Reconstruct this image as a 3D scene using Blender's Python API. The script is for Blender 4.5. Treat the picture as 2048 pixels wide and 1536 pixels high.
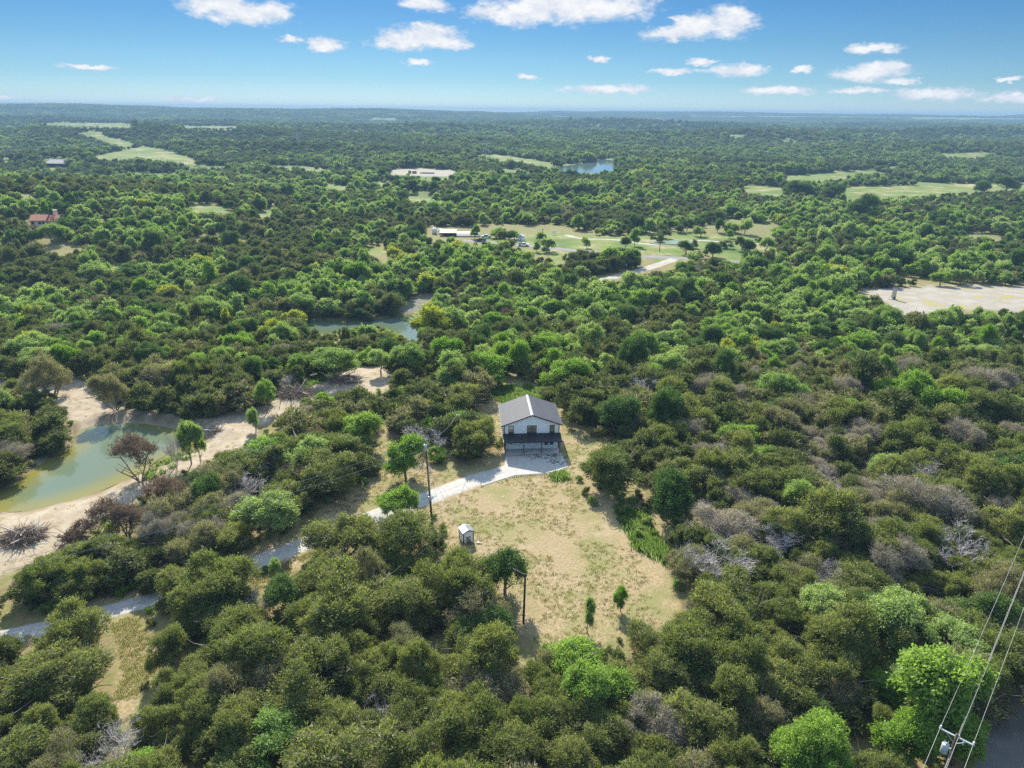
import bpy, bmesh, math, random
import numpy as np
from mathutils import Vector, Matrix

for _o in list(bpy.data.objects):
    bpy.data.objects.remove(_o)
SC = bpy.context.scene
COL = SC.collection
PI = math.pi
R = math.radians

# ------------------------------------------------------------------ camera
F, CAMH, YH, ROLL = 1400.0, 58.0, 221.0, R(0.62)          # focal length in photo pixels, camera height over the yard
PIT = math.atan((768 - YH) / F)
FW = np.array([0, math.cos(PIT), -math.sin(PIT)])
_rt = np.array([1.0, 0, 0]); _up = np.array([0, math.sin(PIT), math.cos(PIT)])
RT = _rt * math.cos(ROLL) + _up * math.sin(ROLL)
UP = _up * math.cos(ROLL) - _rt * math.sin(ROLL)
cam_d = bpy.data.cameras.new('camera')
cam_d.sensor_width = 36.0
cam_d.lens = 36.0 * F / 2048.0
cam_d.clip_start = 0.5
cam_d.clip_end = 60000
cam = bpy.data.objects.new('camera', cam_d)
COL.objects.link(cam)
m = Matrix(((RT[0], UP[0], -FW[0]), (RT[1], UP[1], -FW[1]), (RT[2], UP[2], -FW[2]))).to_4x4()
m.translation = Vector((0, 0, CAMH))
cam.matrix_world = m
SC.camera = cam

# ------------------------------------------------------------------ light and exposure
SUN_EL, SUN_AZ = R(37.0), R(-12.0)                          # azimuth from +Y towards +X
SUN_STRENGTH, SKY_STRENGTH, EXPOSURE = 4.3, 0.15, 1.22
HAZE_DENSITY = 0.00018
sun_d = bpy.data.lights.new('sun', 'SUN')
sun_d.energy = SUN_STRENGTH
sun_d.angle = R(0.53)
sun_d.color = (1.0, 0.92, 0.78)
sun = bpy.data.objects.new('sun', sun_d)
COL.objects.link(sun)
sdir = Vector((math.sin(SUN_AZ) * math.cos(SUN_EL), math.cos(SUN_AZ) * math.cos(SUN_EL), math.sin(SUN_EL)))
sun.rotation_euler = sdir.to_track_quat('Z', 'Y').to_euler()
sun.location = (0, 0, 200)
vs = SC.view_settings
vs.view_transform = 'Standard'
vs.look = 'None'
vs.gamma = 1.0
vs.use_curve_mapping = False
vs.exposure = EXPOSURE
SC.render.engine = 'CYCLES'
cy = SC.cycles
cy.use_denoising = False
cy.max_bounces = 6; cy.diffuse_bounces = 3; cy.glossy_bounces = 2; cy.transmission_bounces = 3
cy.volume_bounces = 0; cy.transparent_max_bounces = 6
cy.sample_clamp_indirect = 4.0
cy.caustics_reflective = False; cy.caustics_refractive = False

def pix_dir(px, py):
    v = FW * F + RT * (px - 1024) - UP * (py - 768)
    return v / np.linalg.norm(v)

def nodes_of(idb):
    idb.use_nodes = True
    nt = idb.node_tree
    nt.nodes.clear()
    return nt

def N(nt, typ, **kw):
    n = nt.nodes.new(typ)
    for k, v in kw.items():
        if k == 'ins':
            for i, val in v.items():
                n.inputs[i].default_value = val
        else:
            setattr(n, k, v)
    return n

def L(nt, a, b):
    nt.links.new(a, b)

world = bpy.data.worlds.new('World')
SC.world = world
nt = nodes_of(world)
w_out = N(nt, 'ShaderNodeOutputWorld')
bg = N(nt, 'ShaderNodeBackground', ins={1: SKY_STRENGTH})
L(nt, bg.outputs[0], w_out.inputs[0])
sky = N(nt, 'ShaderNodeTexSky')
sky.sky_type = 'NISHITA'
sky.sun_disc = False
sky.sun_elevation = SUN_EL
sky.sun_rotation = SUN_AZ
sky.altitude = 300
sky.air_density = 1.0
sky.dust_density = 0.15
sky.ozone_density = 3.0
tc = N(nt, 'ShaderNodeTexCoord')
sep = N(nt, 'ShaderNodeSeparateXYZ')
L(nt, tc.outputs['Generated'], sep.inputs[0])
az = N(nt, 'ShaderNodeMath', operation='ARCTAN2'); L(nt, sep.outputs[0], az.inputs[0]); L(nt, sep.outputs[1], az.inputs[1])
el = N(nt, 'ShaderNodeMath', operation='ARCSINE'); L(nt, sep.outputs[2], el.inputs[0])
# clear-air colour: sky texture darkened low down, brightened above view as added shadow fill
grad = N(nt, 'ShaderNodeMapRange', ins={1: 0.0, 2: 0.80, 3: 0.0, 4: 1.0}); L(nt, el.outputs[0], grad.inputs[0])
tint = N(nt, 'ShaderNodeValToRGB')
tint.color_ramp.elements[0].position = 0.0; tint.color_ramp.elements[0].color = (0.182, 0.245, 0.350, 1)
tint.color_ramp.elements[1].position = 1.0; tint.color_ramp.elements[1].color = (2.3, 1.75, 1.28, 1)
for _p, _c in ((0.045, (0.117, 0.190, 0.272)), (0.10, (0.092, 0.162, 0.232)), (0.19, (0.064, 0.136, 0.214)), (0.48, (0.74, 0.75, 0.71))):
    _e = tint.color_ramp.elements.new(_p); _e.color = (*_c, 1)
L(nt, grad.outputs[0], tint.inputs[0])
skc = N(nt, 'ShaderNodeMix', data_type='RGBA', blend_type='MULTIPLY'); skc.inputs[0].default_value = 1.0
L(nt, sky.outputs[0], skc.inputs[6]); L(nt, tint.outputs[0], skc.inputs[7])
# cumulus clouds: (photo x, y, half width, half height) turned into directions on the sky
CLOUDS = [(430, 10, 55, 16), (490, 30, 70, 16), (540, 22, 40, 16), (655, 90, 36, 11), (585, 78, 22, 7), (850, 8, 50, 12), (800, 82, 55, 16), (855, 72, 60, 20), (900, 88, 50, 10),
          (835, 124, 26, 5), (990, 25, 60, 12), (1050, 22, 90, 24), (1130, 8, 130, 30), (1210, 14, 90, 22), (1340, 68, 48, 12), (1400, 52, 50, 20), (1455, 42, 50, 24), (1360, 38, 20, 6),
          (1200, 118, 20, 5), (1400, 124, 26, 6), (1350, 143, 45, 6), (1480, 142, 45, 11), (1605, 140, 20, 6), (1745, 146, 62, 13), (1760, 136, 40, 12), (1800, 162, 26, 6), (1215, 178, 85, 8),
          (1555, 181, 52, 7), (1725, 181, 48, 5), (1870, 188, 75, 9), (2030, 196, 45, 9), (1745, 96, 42, 7), (1055, 155, 22, 5), (385, 199, 42, 6), (15, 196, 18, 4), (180, 133, 42, 4), (1040, 222, 30, 3), (2025, 158, 18, 4)]
rngc = random.Random(5)
_cl = []
for (cx, cyy, hw, hh) in CLOUDS:
    d = pix_dir(cx, cyy)
    _cl.append((math.atan2(d[0], d[1]), math.asin(d[2]), hw / F, hh / F))
for i in range(13):                                         # the same kind of cloud goes on round the rest of the sky
    a = R(42) + rngc.random() * R(276)
    e = R(0.6) + rngc.random() ** 1.5 * R(50)
    s = 0.02 + 0.10 * math.sin(e) + 0.02 * rngc.random()
    _cl.append(((a + PI) % (2 * PI) - PI, e, s * 1.6, s * (0.3 + 0.5 * math.sin(e))))
for i in range(4):
    a = R(-35 + 70 * rngc.random()); e = R(11) + rngc.random() * R(45)
    s = 0.03 + 0.10 * math.sin(e)
    _cl.append((a, e, s * 1.5, s * (0.3 + 0.5 * math.sin(e))))
cc = N(nt, 'ShaderNodeCombineXYZ'); L(nt, az.outputs[0], cc.inputs[0]); L(nt, el.outputs[0], cc.inputs[1])
mp = N(nt, 'ShaderNodeMapping'); mp.inputs['Scale'].default_value = (1.0, 1.9, 1.0); L(nt, cc.outputs[0], mp.inputs[0])
nz = N(nt, 'ShaderNodeTexNoise', ins={'Scale': 34.0, 'Detail': 6.0, 'Roughness': 0.62}); L(nt, mp.outputs[0], nz.inputs['Vector'])
nz2 = N(nt, 'ShaderNodeTexNoise', ins={'Scale': 75.0, 'Detail': 5.0, 'Roughness': 0.6}); L(nt, mp.outputs[0], nz2.inputs['Vector'])
off = N(nt, 'ShaderNodeVectorMath', operation='SUBTRACT'); L(nt, nz2.outputs['Color'], off.inputs[0]); off.inputs[1].default_value = (0.5, 0.5, 0.5)
offs = N(nt, 'ShaderNodeVectorMath', operation='MULTIPLY'); L(nt, off.outputs[0], offs.inputs[0]); offs.inputs[1].default_value = (0.035, 0.012, 0)
wc = N(nt, 'ShaderNodeVectorMath', operation='ADD'); L(nt, cc.outputs[0], wc.inputs[0]); L(nt, offs.outputs[0], wc.inputs[1])
prev = None
for (ca, ce, sw, sh) in _cl:
    mm = N(nt, 'ShaderNodeMapping', vector_type='TEXTURE')
    mm.inputs['Location'].default_value = (ca, ce, 0)
    mm.inputs['Scale'].default_value = (sw * 1.25, sh * 1.3, 1)
    if prev is None:
        L(nt, wc.outputs[0], mm.inputs[0])
    else:                                                   # the clouds are worked through one after the other
        sq = N(nt, 'ShaderNodeVectorMath', operation='MULTIPLY_ADD'); sq.inputs[1].default_value = (1e-9, 1e-9, 1e-9)
        L(nt, prev, sq.inputs[0]); L(nt, wc.outputs[0], sq.inputs[2]); L(nt, sq.outputs[0], mm.inputs[0])
    ln = N(nt, 'ShaderNodeVectorMath', operation='LENGTH'); L(nt, mm.outputs[0], ln.inputs[0])
    if prev is None:
        prev = ln.outputs['Value']
    else:
        mn = N(nt, 'ShaderNodeMath', operation='SMOOTH_MIN', ins={2: 0.15}); L(nt, prev, mn.inputs[0]); L(nt, ln.outputs['Value'], mn.inputs[1])
        prev = mn.outputs[0]
# density = 1 - distance + noise
s1 = N(nt, 'ShaderNodeMath', operation='MULTIPLY_ADD', ins={1: 1.35, 2: -0.54}); L(nt, nz.outputs['Fac'], s1.inputs[0])
s2 = N(nt, 'ShaderNodeMath', operation='SUBTRACT'); L(nt, s1.outputs[0], s2.inputs[0]); L(nt, prev, s2.inputs[1])
den = N(nt, 'ShaderNodeMapRange', interpolation_type='SMOOTHSTEP', ins={1: -0.85, 2: -0.25, 3: 0.0, 4: 0.97}); L(nt, s2.outputs[0], den.inputs[0])
thk = N(nt, 'ShaderNodeMapRange', ins={1: -0.6, 2: 0.25, 3: 0.0, 4: 1.0}); L(nt, s2.outputs[0], thk.inputs[0])
crp = N(nt, 'ShaderNodeValToRGB')
crp.color_ramp.elements[0].color = (2.15, 2.3, 2.55, 1); crp.color_ramp.elements[1].color = (2.85, 2.87, 2.9, 1)
mpu = N(nt, 'ShaderNodeMapping'); mpu.inputs['Scale'].default_value = (1.0, 1.9, 1.0); mpu.inputs['Location'].default_value = (0.0, 0.016, 0.0); L(nt, cc.outputs[0], mpu.inputs[0])
nzu = N(nt, 'ShaderNodeTexNoise', ins={'Scale': 34.0, 'Detail': 4.0, 'Roughness': 0.62}); L(nt, mpu.outputs[0], nzu.inputs['Vector'])
dif = N(nt, 'ShaderNodeMath', operation='SUBTRACT'); L(nt, nz.outputs['Fac'], dif.inputs[0]); L(nt, nzu.outputs['Fac'], dif.inputs[1])
shd = N(nt, 'ShaderNodeMath', operation='MULTIPLY_ADD', ins={1: 2.2}); L(nt, dif.outputs[0], shd.inputs[0]); L(nt, thk.outputs[0], shd.inputs[2])
L(nt, shd.outputs[0], crp.inputs[0])
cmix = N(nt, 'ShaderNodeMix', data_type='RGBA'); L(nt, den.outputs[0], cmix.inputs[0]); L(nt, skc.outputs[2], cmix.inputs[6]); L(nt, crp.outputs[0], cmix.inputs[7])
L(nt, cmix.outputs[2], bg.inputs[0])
world.cycles.sampling_method = 'MANUAL'
world.cycles.sample_map_resolution = 512

# ------------------------------------------------------------------ projecting and the lie of the land
CP = np.array([0, 0, CAMH])

def proj(x, y, z):
    x = np.asarray(x, float); y = np.asarray(y, float); z = np.asarray(z, float) - CAMH
    d = x * FW[0] + y * FW[1] + z * FW[2]
    d = np.where(d < 0.1, 0.1, d)
    u = 1024 + F * (x * RT[0] + y * RT[1] + z * RT[2]) / d
    v = 768 - F * (x * UP[0] + y * UP[1] + z * UP[2]) / d
    return u, v, d

def plane_pt(px, py, z=0.0):
    v = FW * F + RT * (px - 1024) - UP * (py - 768)
    t = (z - CAMH) / v[2]
    return np.array([v[0] * t, v[1] * t, z])

def sm(a, b, t):
    t = np.clip((t - a) / (b - a), 0, 1)
    return t * t * (3 - 2 * t)

def gauss(x, y, cx, cy_, sx, sy):
    return np.exp(-((x - cx) / sx) ** 2 - ((y - cy_) / sy) ** 2)

_prm = np.random.RandomState(11).rand(256, 256)

def vnoise(x, y):
    x = np.asarray(x, float); y = np.asarray(y, float)
    xi = np.floor(x).astype(int); yi = np.floor(y).astype(int)
    fx = x - xi; fy = y - yi
    fx = fx * fx * (3 - 2 * fx); fy = fy * fy * (3 - 2 * fy)
    a = _prm[xi & 255, yi & 255]; b = _prm[(xi + 1) & 255, yi & 255]
    c = _prm[xi & 255, (yi + 1) & 255]; d = _prm[(xi + 1) & 255, (yi + 1) & 255]
    return (a * (1 - fx) + b * fx) * (1 - fy) + (c * (1 - fx) + d * fx) * fy

def fbm(x, y, o=4):
    s = 0; a = 0.5
    for i in range(o):
        s = s + a * vnoise(x * 2 ** i + 17.3 * i, y * 2 ** i + 5.1 * i); a *= 0.5
    return s

def in_poly(px, py, poly):
    px = np.asarray(px, float); py = np.asarray(py, float)
    r = np.zeros(px.shape, bool)
    n = len(poly)
    for i in range(n):
        x0, y0 = poly[i][0], poly[i][1]; x1, y1 = poly[(i + 1) % n][0], poly[(i + 1) % n][1]
        if y0 == y1:
            continue
        c = ((y0 > py) != (y1 > py)) & (px < (x1 - x0) * (py - y0) / (y1 - y0) + x0)
        r ^= c
    return r

def seg_dist(px, py, pts, closed=False):
    px = np.asarray(px, float); py = np.asarray(py, float)
    best = np.full(px.shape, 1e9)
    n = len(pts)
    for i in range(n if closed else n - 1):
        ax, ay = pts[i][0], pts[i][1]; bx, by = pts[(i + 1) % n][0], pts[(i + 1) % n][1]
        dx, dy = bx - ax, by - ay
        t = np.clip(((px - ax) * dx + (py - ay) * dy) / max(dx * dx + dy * dy, 1e-9), 0, 1)
        best = np.minimum(best, np.hypot(px - ax - t * dx, py - ay - t * dy))
    return best

# still water: level and shoreline
W1, W2, W3 = -1.3, -10.5, -8.0
POND_PX = [(150, 850), (170, 845), (200, 842), (235, 840), (270, 840), (300, 842), (330, 847), (355, 853), (380, 859), (410, 863), (436, 864), (418, 876), (395, 888), (370, 903), (345, 914), (320, 925), (300, 936), (270, 950), (240, 964), (210, 977), (180, 989),
           (150, 998), (120, 1005), (95, 1012), (70, 1018), (35, 1022), (10, 1023), (-30, 1018), (-60, 1010), (-40, 1000), (0, 986), (20, 974), (40, 962), (60, 946), (80, 931), (105, 918), (130, 905), (146, 894), (147, 882), (152, 868)]
CREEK_PX = [(606, 650), (622, 642), (650, 640), (690, 643), (720, 642), (760, 637), (790, 634), (815, 630), (850, 632), (868, 628), (862, 645), (856, 664), (838, 682), (812, 682), (786, 668), (760, 654), (725, 658), (690, 662), (650, 668), (620, 662)]
LAKE_PX = [(1100, 340), (1130, 332), (1160, 328), (1185, 324), (1200, 319), (1220, 320), (1233, 323), (1230, 330), (1238, 336), (1225, 343), (1200, 347), (1150, 346)]
POND = [plane_pt(a, b, W1)[:2] for a, b in POND_PX]
CREEK = [plane_pt(a, b, W2)[:2] for a, b in CREEK_PX]
LAKE = [plane_pt(a, b, W3)[:2] for a, b in LAKE_PX]
BERM = [plane_pt(a, b, -0.3)[:2] for a, b in [(170, 838), (215, 829), (270, 826), (340, 832), (400, 846), (450, 858)]]

def height0(x, y):
    x = np.asarray(x, float); y = np.asarray(y, float)
    D = np.hypot(x, y)
    away = sm(16, 50, np.hypot((x - 3) / 1.5, y - 110))
    h = 0.9 * (fbm(x / 38 + 9, y / 38 + 4, 3) - 0.45) * away
    h = h - 1.2 * sm(-25, -55, x) * sm(150, 60, y) * away
    # fall to the creek, more to the left than to the right
    fall = sm(138, 225, y + 0.10 * x)
    h = h - fall * (9.0 - 4.5 * sm(40, 160, x) * sm(330, 200, y))
    h = h + 20 * gauss(x, y, -330, 440, 150, 130)
    amp = sm(350, 1500, D)
    h = h + amp * 40 * (fbm(x / 560 + 3.3, y / 480 + 8.1, 3) - 0.45)
    h = h + sm(1500, 3500, D) * 24 * (fbm(x / 2600 + 1.7, y / 2100 + 2.2, 3) - 0.45)
    lf = sm(700, -900, x)
    h = h + lf * (58 * sm(3300, 4700, D) - 50 * sm(5000, 7000, D)) + (1 - lf) * (16 * sm(1800, 4200, D) + 42 * sm(4300, 6800, D) - 45 * sm(7200, 9500, D))
    h = h + 24 * gauss(x, y, 480, 1750, 330, 260) + 8 * gauss(x, y, 150, 1650, 220, 200)
    h = h + 14 * gauss(x, y, -520, 900, 230, 120)
    for cx, cy_, sx, sy, a in ((-700, 1500, 420, 120, 24), (700, 1300, 330, 120, 20), (1350, 2000, 620, 180, 28), (-200, 2100, 500, 150, 22), (-1500, 2400, 700, 200, 28), (600, 2700, 700, 180, 24), (-330, 1120, 260, 80, 14), (380, 980, 200, 80, 10)):
        h = h + a * gauss(x, y, cx, cy_, sx, sy)
    h = h + 10 * gauss(x, y, 300, 2900, 500, 260) + 12 * gauss(x, y, 2200, 3200, 900, 300) - 12 * gauss(x, y, 1500, 5200, 1600, 900)
    return h

def carve(h, x, y, poly, w, depth, bank, blend):
    bb = np.array(poly)
    near = (x > bb[:, 0].min() - blend * 2) & (x < bb[:, 0].max() + blend * 2) & (y > bb[:, 1].min() - blend * 2) & (y < bb[:, 1].max() + blend * 2)
    if not near.any():
        return h
    xs = x[near]; ys = y[near]
    d = seg_dist(xs, ys, poly, True)
    ins = in_poly(xs, ys, poly)
    t = sm(0, blend, d)
    o = (w + bank * sm(0, blend * 0.3, d)) * (1 - t) + np.maximum(h[near], w + bank) * t
    hh = np.where(ins, w - depth * sm(0, 3 * depth, d) - 0.02, o)
    h = h.copy()
    h[near] = hh
    return h

def height(x, y):
    x = np.atleast_1d(np.asarray(x, float)); y = np.atleast_1d(np.asarray(y, float))
    h = height0(x, y)
    h = carve(h, x, y, POND, W1, 0.8, 0.45, 14)
    h = carve(h, x, y, CREEK, W2, 0.8, 0.5, 25)
    h = carve(h, x, y, LAKE, W3, 1.0, 0.8, 110)
    d = seg_dist(x, y, BERM)
    return h + 1.1 * np.exp(-(d / 2.6) ** 2)

def hz(x, y):
    return float(height(x, y)[0])

_ts = np.geomspace(25, 9300, 900)

def at(px, py):
    """the point of the ground seen at a place in the photograph"""
    d = pix_dir(px, py)
    P = CP[None, :] + d[None, :] * _ts[:, None]
    below = P[:, 2] < height(P[:, 0], P[:, 1])
    if not below.any():
        i = len(_ts) - 1
    else:
        i = max(1, int(np.argmax(below)))
    a, b = _ts[i - 1], _ts[i]
    for _ in range(22):
        mid = 0.5 * (a + b); p = CP + d * mid
        if p[2] < hz(p[0], p[1]):
            b = mid
        else:
            a = mid
    p = CP + d * b
    return np.array([p[0], p[1], hz(p[0], p[1])])

def tall(base, py):
    """height of an upright thing standing at base whose top shows at photo row py"""
    lo, hi = 0.0, 60.0
    for _ in range(40):
        mid = 0.5 * (lo + hi)
        if proj(base[0], base[1], base[2] + mid)[1] > py:
            lo = mid
        else:
            hi = mid
    return lo

# ------------------------------------------------------------------ tagging helpers
def tag(o, label=None, cat=None, group=None, kind=None):
    if label: o['label'] = label
    if cat: o['category'] = cat
    if group: o['group'] = group
    if kind: o['kind'] = kind
    return o

def empty(name, loc=(0, 0, 0), rz=0.0):
    o = bpy.data.objects.new(name, None)
    o.empty_display_size = 0.3
    o.location = loc; o.rotation_euler = (0, 0, rz)
    COL.objects.link(o)
    return o

def link(name, me, parent=None, mat=None):
    o = bpy.data.objects.new(name, me)
    if mat is not None and not me.materials:
        me.materials.append(mat)
    COL.objects.link(o)
    if parent is not None:
        o.parent = parent
    return o

class MB:
    """collects plain shapes and links them as one mesh object"""
    def __init__(s):
        s.v = []; s.f = []
    def box(s, x0, x1, y0, y1, z0, z1):
        b = len(s.v)
        s.v += [(x0, y0, z0), (x1, y0, z0), (x1, y1, z0), (x0, y1, z0), (x0, y0, z1), (x1, y0, z1), (x1, y1, z1), (x0, y1, z1)]
        s.f += [(b, b + 3, b + 2, b + 1), (b + 4, b + 5, b + 6, b + 7), (b, b + 1, b + 5, b + 4), (b + 1, b + 2, b + 6, b + 5), (b + 2, b + 3, b + 7, b + 6), (b + 3, b, b + 4, b + 7)]
        return s
    def hexa(s, p):
        """eight corners: bottom four counter-clockwise, then top four"""
        b = len(s.v); s.v += [tuple(q) for q in p]
        s.f += [(b, b + 3, b + 2, b + 1), (b + 4, b + 5, b + 6, b + 7), (b, b + 1, b + 5, b + 4), (b + 1, b + 2, b + 6, b + 5), (b + 2, b + 3, b + 7, b + 6), (b + 3, b, b + 4, b + 7)]
        return s
    def bar(s, a, b_, w, h=None):
        """a square bar between two points"""
        a = Vector(a); b_ = Vector(b_); d = (b_ - a).normalized()
        u = d.cross(Vector((0, 0, 1)))
        if u.length < 1e-3: u = Vector((1, 0, 0))
        u.normalize(); v = u.cross(d).normalized(); h = h or w
        q = [(-1, -1), (1, -1), (1, 1), (-1, 1)]
        pa = [a + u * (i * w / 2) + v * (j * h / 2) for i, j in q]; pb = [b_ + u * (i * w / 2) + v * (j * h / 2) for i, j in q]
        return s.hexa(pa + pb)
    def tube(s, pts, rad, n=6, cap=True):
        pts = [Vector(p) for p in pts]; k = len(pts); b = len(s.v)
        for i, p in enumerate(pts):
            d = (pts[min(i + 1, k - 1)] - pts[max(i - 1, 0)]).normalized()
            u = d.cross(Vector((0.13, 0.07, 1)))
            if u.length < 1e-3: u = d.cross(Vector((1, 0, 0)))
            u.normalize(); w = d.cross(u)
            r = rad[i] if hasattr(rad, '__len__') else rad
            for j in range(n):
                t = 2 * PI * j / n
                s.v.append(tuple(p + (u * math.cos(t) + w * math.sin(t)) * r))
        for i in range(k - 1):
            for j in range(n):
                a0 = b + i * n + j; a1 = b + i * n + (j + 1) % n
                s.f.append((a0, a1, a1 + n, a0 + n))
        if cap:
            s.f.append(tuple(b + j for j in range(n))[::-1]); s.f.append(tuple(b + (k - 1) * n + j for j in range(n)))
        return s
    def poly(s, pts):
        b = len(s.v); s.v += [tuple(p) for p in pts]; s.f.append(tuple(range(b, b + len(pts)))); return s
    def mesh(s, name, mat=None, smooth=False):
        me = bpy.data.meshes.new(name)
        me.from_pydata(s.v, [], s.f); me.update()
        if mat is not None: me.materials.append(mat)
        if smooth: me.polygons.foreach_set('use_smooth', [True] * len(me.polygons))
        return me
    def build(s, name, mat, parent=None, smooth=False):
        return link(name, s.mesh(name, mat, smooth), parent)

def np_mesh(name, V, faces_n, idx, mat=None):
    """fast mesh from numpy: V (n,3), all faces with faces_n corners, idx flat"""
    me = bpy.data.meshes.new(name)
    nf = len(idx) // faces_n
    me.vertices.add(len(V)); me.vertices.foreach_set('co', np.asarray(V, np.float32).ravel())
    me.loops.add(len(idx)); me.loops.foreach_set('vertex_index', np.asarray(idx, np.int32))
    me.polygons.add(nf); me.polygons.foreach_set('loop_start', np.arange(0, nf * faces_n, faces_n, dtype=np.int32))
    me.update(calc_edges=True)
    if mat is not None: me.materials.append(mat)
    return me

# ------------------------------------------------------------------ materials
def new_mat(name):
    mt = bpy.data.materials.new(name)
    return mt, nodes_of(mt)

def pbr(name, col, rough=0.7, metal=0.0, var=0.15, scale=3.0, bump=0.0, bscale=20.0, col2=None, spec=0.5):
    """a principled surface whose colour wanders a little"""
    mt, nt = new_mat(name)
    out = N(nt, 'ShaderNodeOutputMaterial'); b = N(nt, 'ShaderNodeBsdfPrincipled')
    b.inputs['Roughness'].default_value = rough; b.inputs['Metallic'].default_value = metal
    b.inputs['Specular IOR Level'].default_value = spec
    L(nt, b.outputs[0], out.inputs[0])
    tcn = N(nt, 'ShaderNodeTexCoord')
    n1 = N(nt, 'ShaderNodeTexNoise', ins={'Scale': scale, 'Detail': 5.0, 'Roughness': 0.6}); L(nt, tcn.outputs['Object'], n1.inputs['Vector'])
    rp = N(nt, 'ShaderNodeValToRGB')
    c2 = col2 or tuple(c * (1 - var) for c in col); c1 = col if col2 else tuple(min(1, c * (1 + var)) for c in col)
    rp.color_ramp.elements[0].position = 0.35; rp.color_ramp.elements[1].position = 0.65
    rp.color_ramp.elements[0].color = (*c2, 1); rp.color_ramp.elements[1].color = (*c1, 1)
    L(nt, n1.outputs['Fac'], rp.inputs[0]); L(nt, rp.outputs[0], b.inputs['Base Color'])
    if bump:
        n2 = N(nt, 'ShaderNodeTexNoise', ins={'Scale': bscale, 'Detail': 4.0}); L(nt, tcn.outputs['Object'], n2.inputs['Vector'])
        bp = N(nt, 'ShaderNodeBump', ins={'Strength': bump, 'Distance': 0.05}); L(nt, n2.outputs['Fac'], bp.inputs['Height']); L(nt, bp.outputs[0], b.inputs['Normal'])
    return mt

M = {}
M['white_metal'] = pbr('white_metal', (0.84, 0.86, 0.86), 0.45, 0, 0.05, 0.8)
M['white_trim'] = pbr('white_trim', (0.86, 0.86, 0.84), 0.5, 0, 0.04)
M['black_trim'] = pbr('black_trim', (0.018, 0.018, 0.02), 0.4, 0, 0.2)
M['grey_roof'] = pbr('grey_roof', (0.102, 0.106, 0.121), 0.6, 0.0, 0.10, 1.2, spec=0.22)
M['ridge_metal'] = pbr('ridge_metal', (0.33, 0.34, 0.36), 0.45, 0.0, 0.06)
M['dark_roof'] = pbr('dark_roof', (0.022, 0.024, 0.030), 0.4, 0.1, 0.2)
M['shed_roof'] = pbr('shed_roof', (0.46, 0.47, 0.48), 0.45, 0.0, 0.06)
M['cedar'] = pbr('cedar', (0.17, 0.075, 0.045), 0.75, 0, 0.3, 6)
M['pole_wood'] = pbr('pole_wood', (0.12, 0.075, 0.05), 0.85, 0, 0.35, 5)
M['pole_dark'] = pbr('pole_dark', (0.035, 0.025, 0.02), 0.85, 0, 0.35, 5)
M['grey_metal'] = pbr('grey_metal', (0.48, 0.50, 0.52), 0.45, 0.2, 0.1)
M['wire'] = pbr('wire', (0.34, 0.34, 0.34), 0.45, 0.5, 0.05)
M['dark_wire'] = pbr('dark_wire', (0.10, 0.10, 0.11), 0.5, 0.2, 0.05)
M['shed_roof_glint'] = pbr('shed_roof_glint', (0.85, 0.86, 0.86), 0.35, 0.0, 0.04)  # sun glint on the shed roof put into a whiter colour
M['algae_water'] = pbr('algae_water', (0.13, 0.19, 0.10), 0.35, 0.0, 0.2, 0.2)
M['barn_roof'] = pbr('barn_roof', (0.25, 0.245, 0.24), 0.6, 0.0, 0.12, 0.5, spec=0.2)
M['concrete'] = pbr('concrete', (0.46, 0.45, 0.43), 0.85, 0, 0.15, 1.5, 0.2)
M['gravel'] = pbr('gravel', (0.44, 0.425, 0.395), 0.95, 0, 0.12, 1.6, 0.8, 9.0, col2=(0.34, 0.33, 0.30))
def weedy_gravel():
    mt = M['gravel']; nt = mt.node_tree
    b = [x for x in nt.nodes if x.type == 'BSDF_PRINCIPLED'][0]
    src = b.inputs['Base Color'].links[0].from_socket
    wa = N(nt, 'ShaderNodeAttribute', attribute_name='weedy'); tcn = N(nt, 'ShaderNodeTexCoord')
    n1 = N(nt, 'ShaderNodeTexNoise', ins={'Scale': 0.9, 'Detail': 7.0, 'Roughness': 0.7}); L(nt, tcn.outputs['Object'], n1.inputs['Vector'])
    ad = N(nt, 'ShaderNodeMath', operation='MULTIPLY_ADD', ins={1: 0.42}); L(nt, wa.outputs['Fac'], ad.inputs[0]); L(nt, n1.outputs['Fac'], ad.inputs[2])
    mr = N(nt, 'ShaderNodeMapRange', ins={1: 0.70, 2: 0.92, 3: 0.0, 4: 0.85}); L(nt, ad.outputs[0], mr.inputs[0])
    mx = N(nt, 'ShaderNodeMix', data_type='RGBA'); mx.inputs[7].default_value = (0.27, 0.245, 0.12, 1)
    L(nt, mr.outputs[0], mx.inputs[0]); L(nt, src, mx.inputs[6]); L(nt, mx.outputs[2], b.inputs['Base Color'])
weedy_gravel()
M['asphalt'] = pbr('asphalt', (0.16, 0.155, 0.15), 0.9, 0, 0.12, 0.3)
M['pale_road'] = pbr('pale_road', (0.33, 0.30, 0.25), 0.95, 0, 0.15, 0.2)
M['stone'] = pbr('stone', (0.46, 0.42, 0.36), 0.9, 0, 0.25, 2.0, 0.6, 5)
M['pale_stone'] = pbr('pale_stone', (0.58, 0.54, 0.46), 0.9, 0, 0.2, 3.0)
M['red_tile'] = pbr('red_tile', (0.40, 0.16, 0.09), 0.8, 0, 0.3, 2)
M['tan_stucco'] = pbr('tan_stucco', (0.66, 0.54, 0.40), 0.85, 0, 0.2, 1)
M['dark_wall'] = pbr('dark_wall', (0.07, 0.06, 0.05), 0.85, 0, 0.2, 1)
M['rust'] = pbr('rust', (0.30, 0.14, 0.08), 0.8, 0, 0.4, 1)
M['tyre'] = pbr('tyre', (0.02, 0.02, 0.02), 0.85, 0, 0.1)
M['car_white'] = pbr('car_white', (0.75, 0.76, 0.77), 0.3, 0, 0.03)
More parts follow.
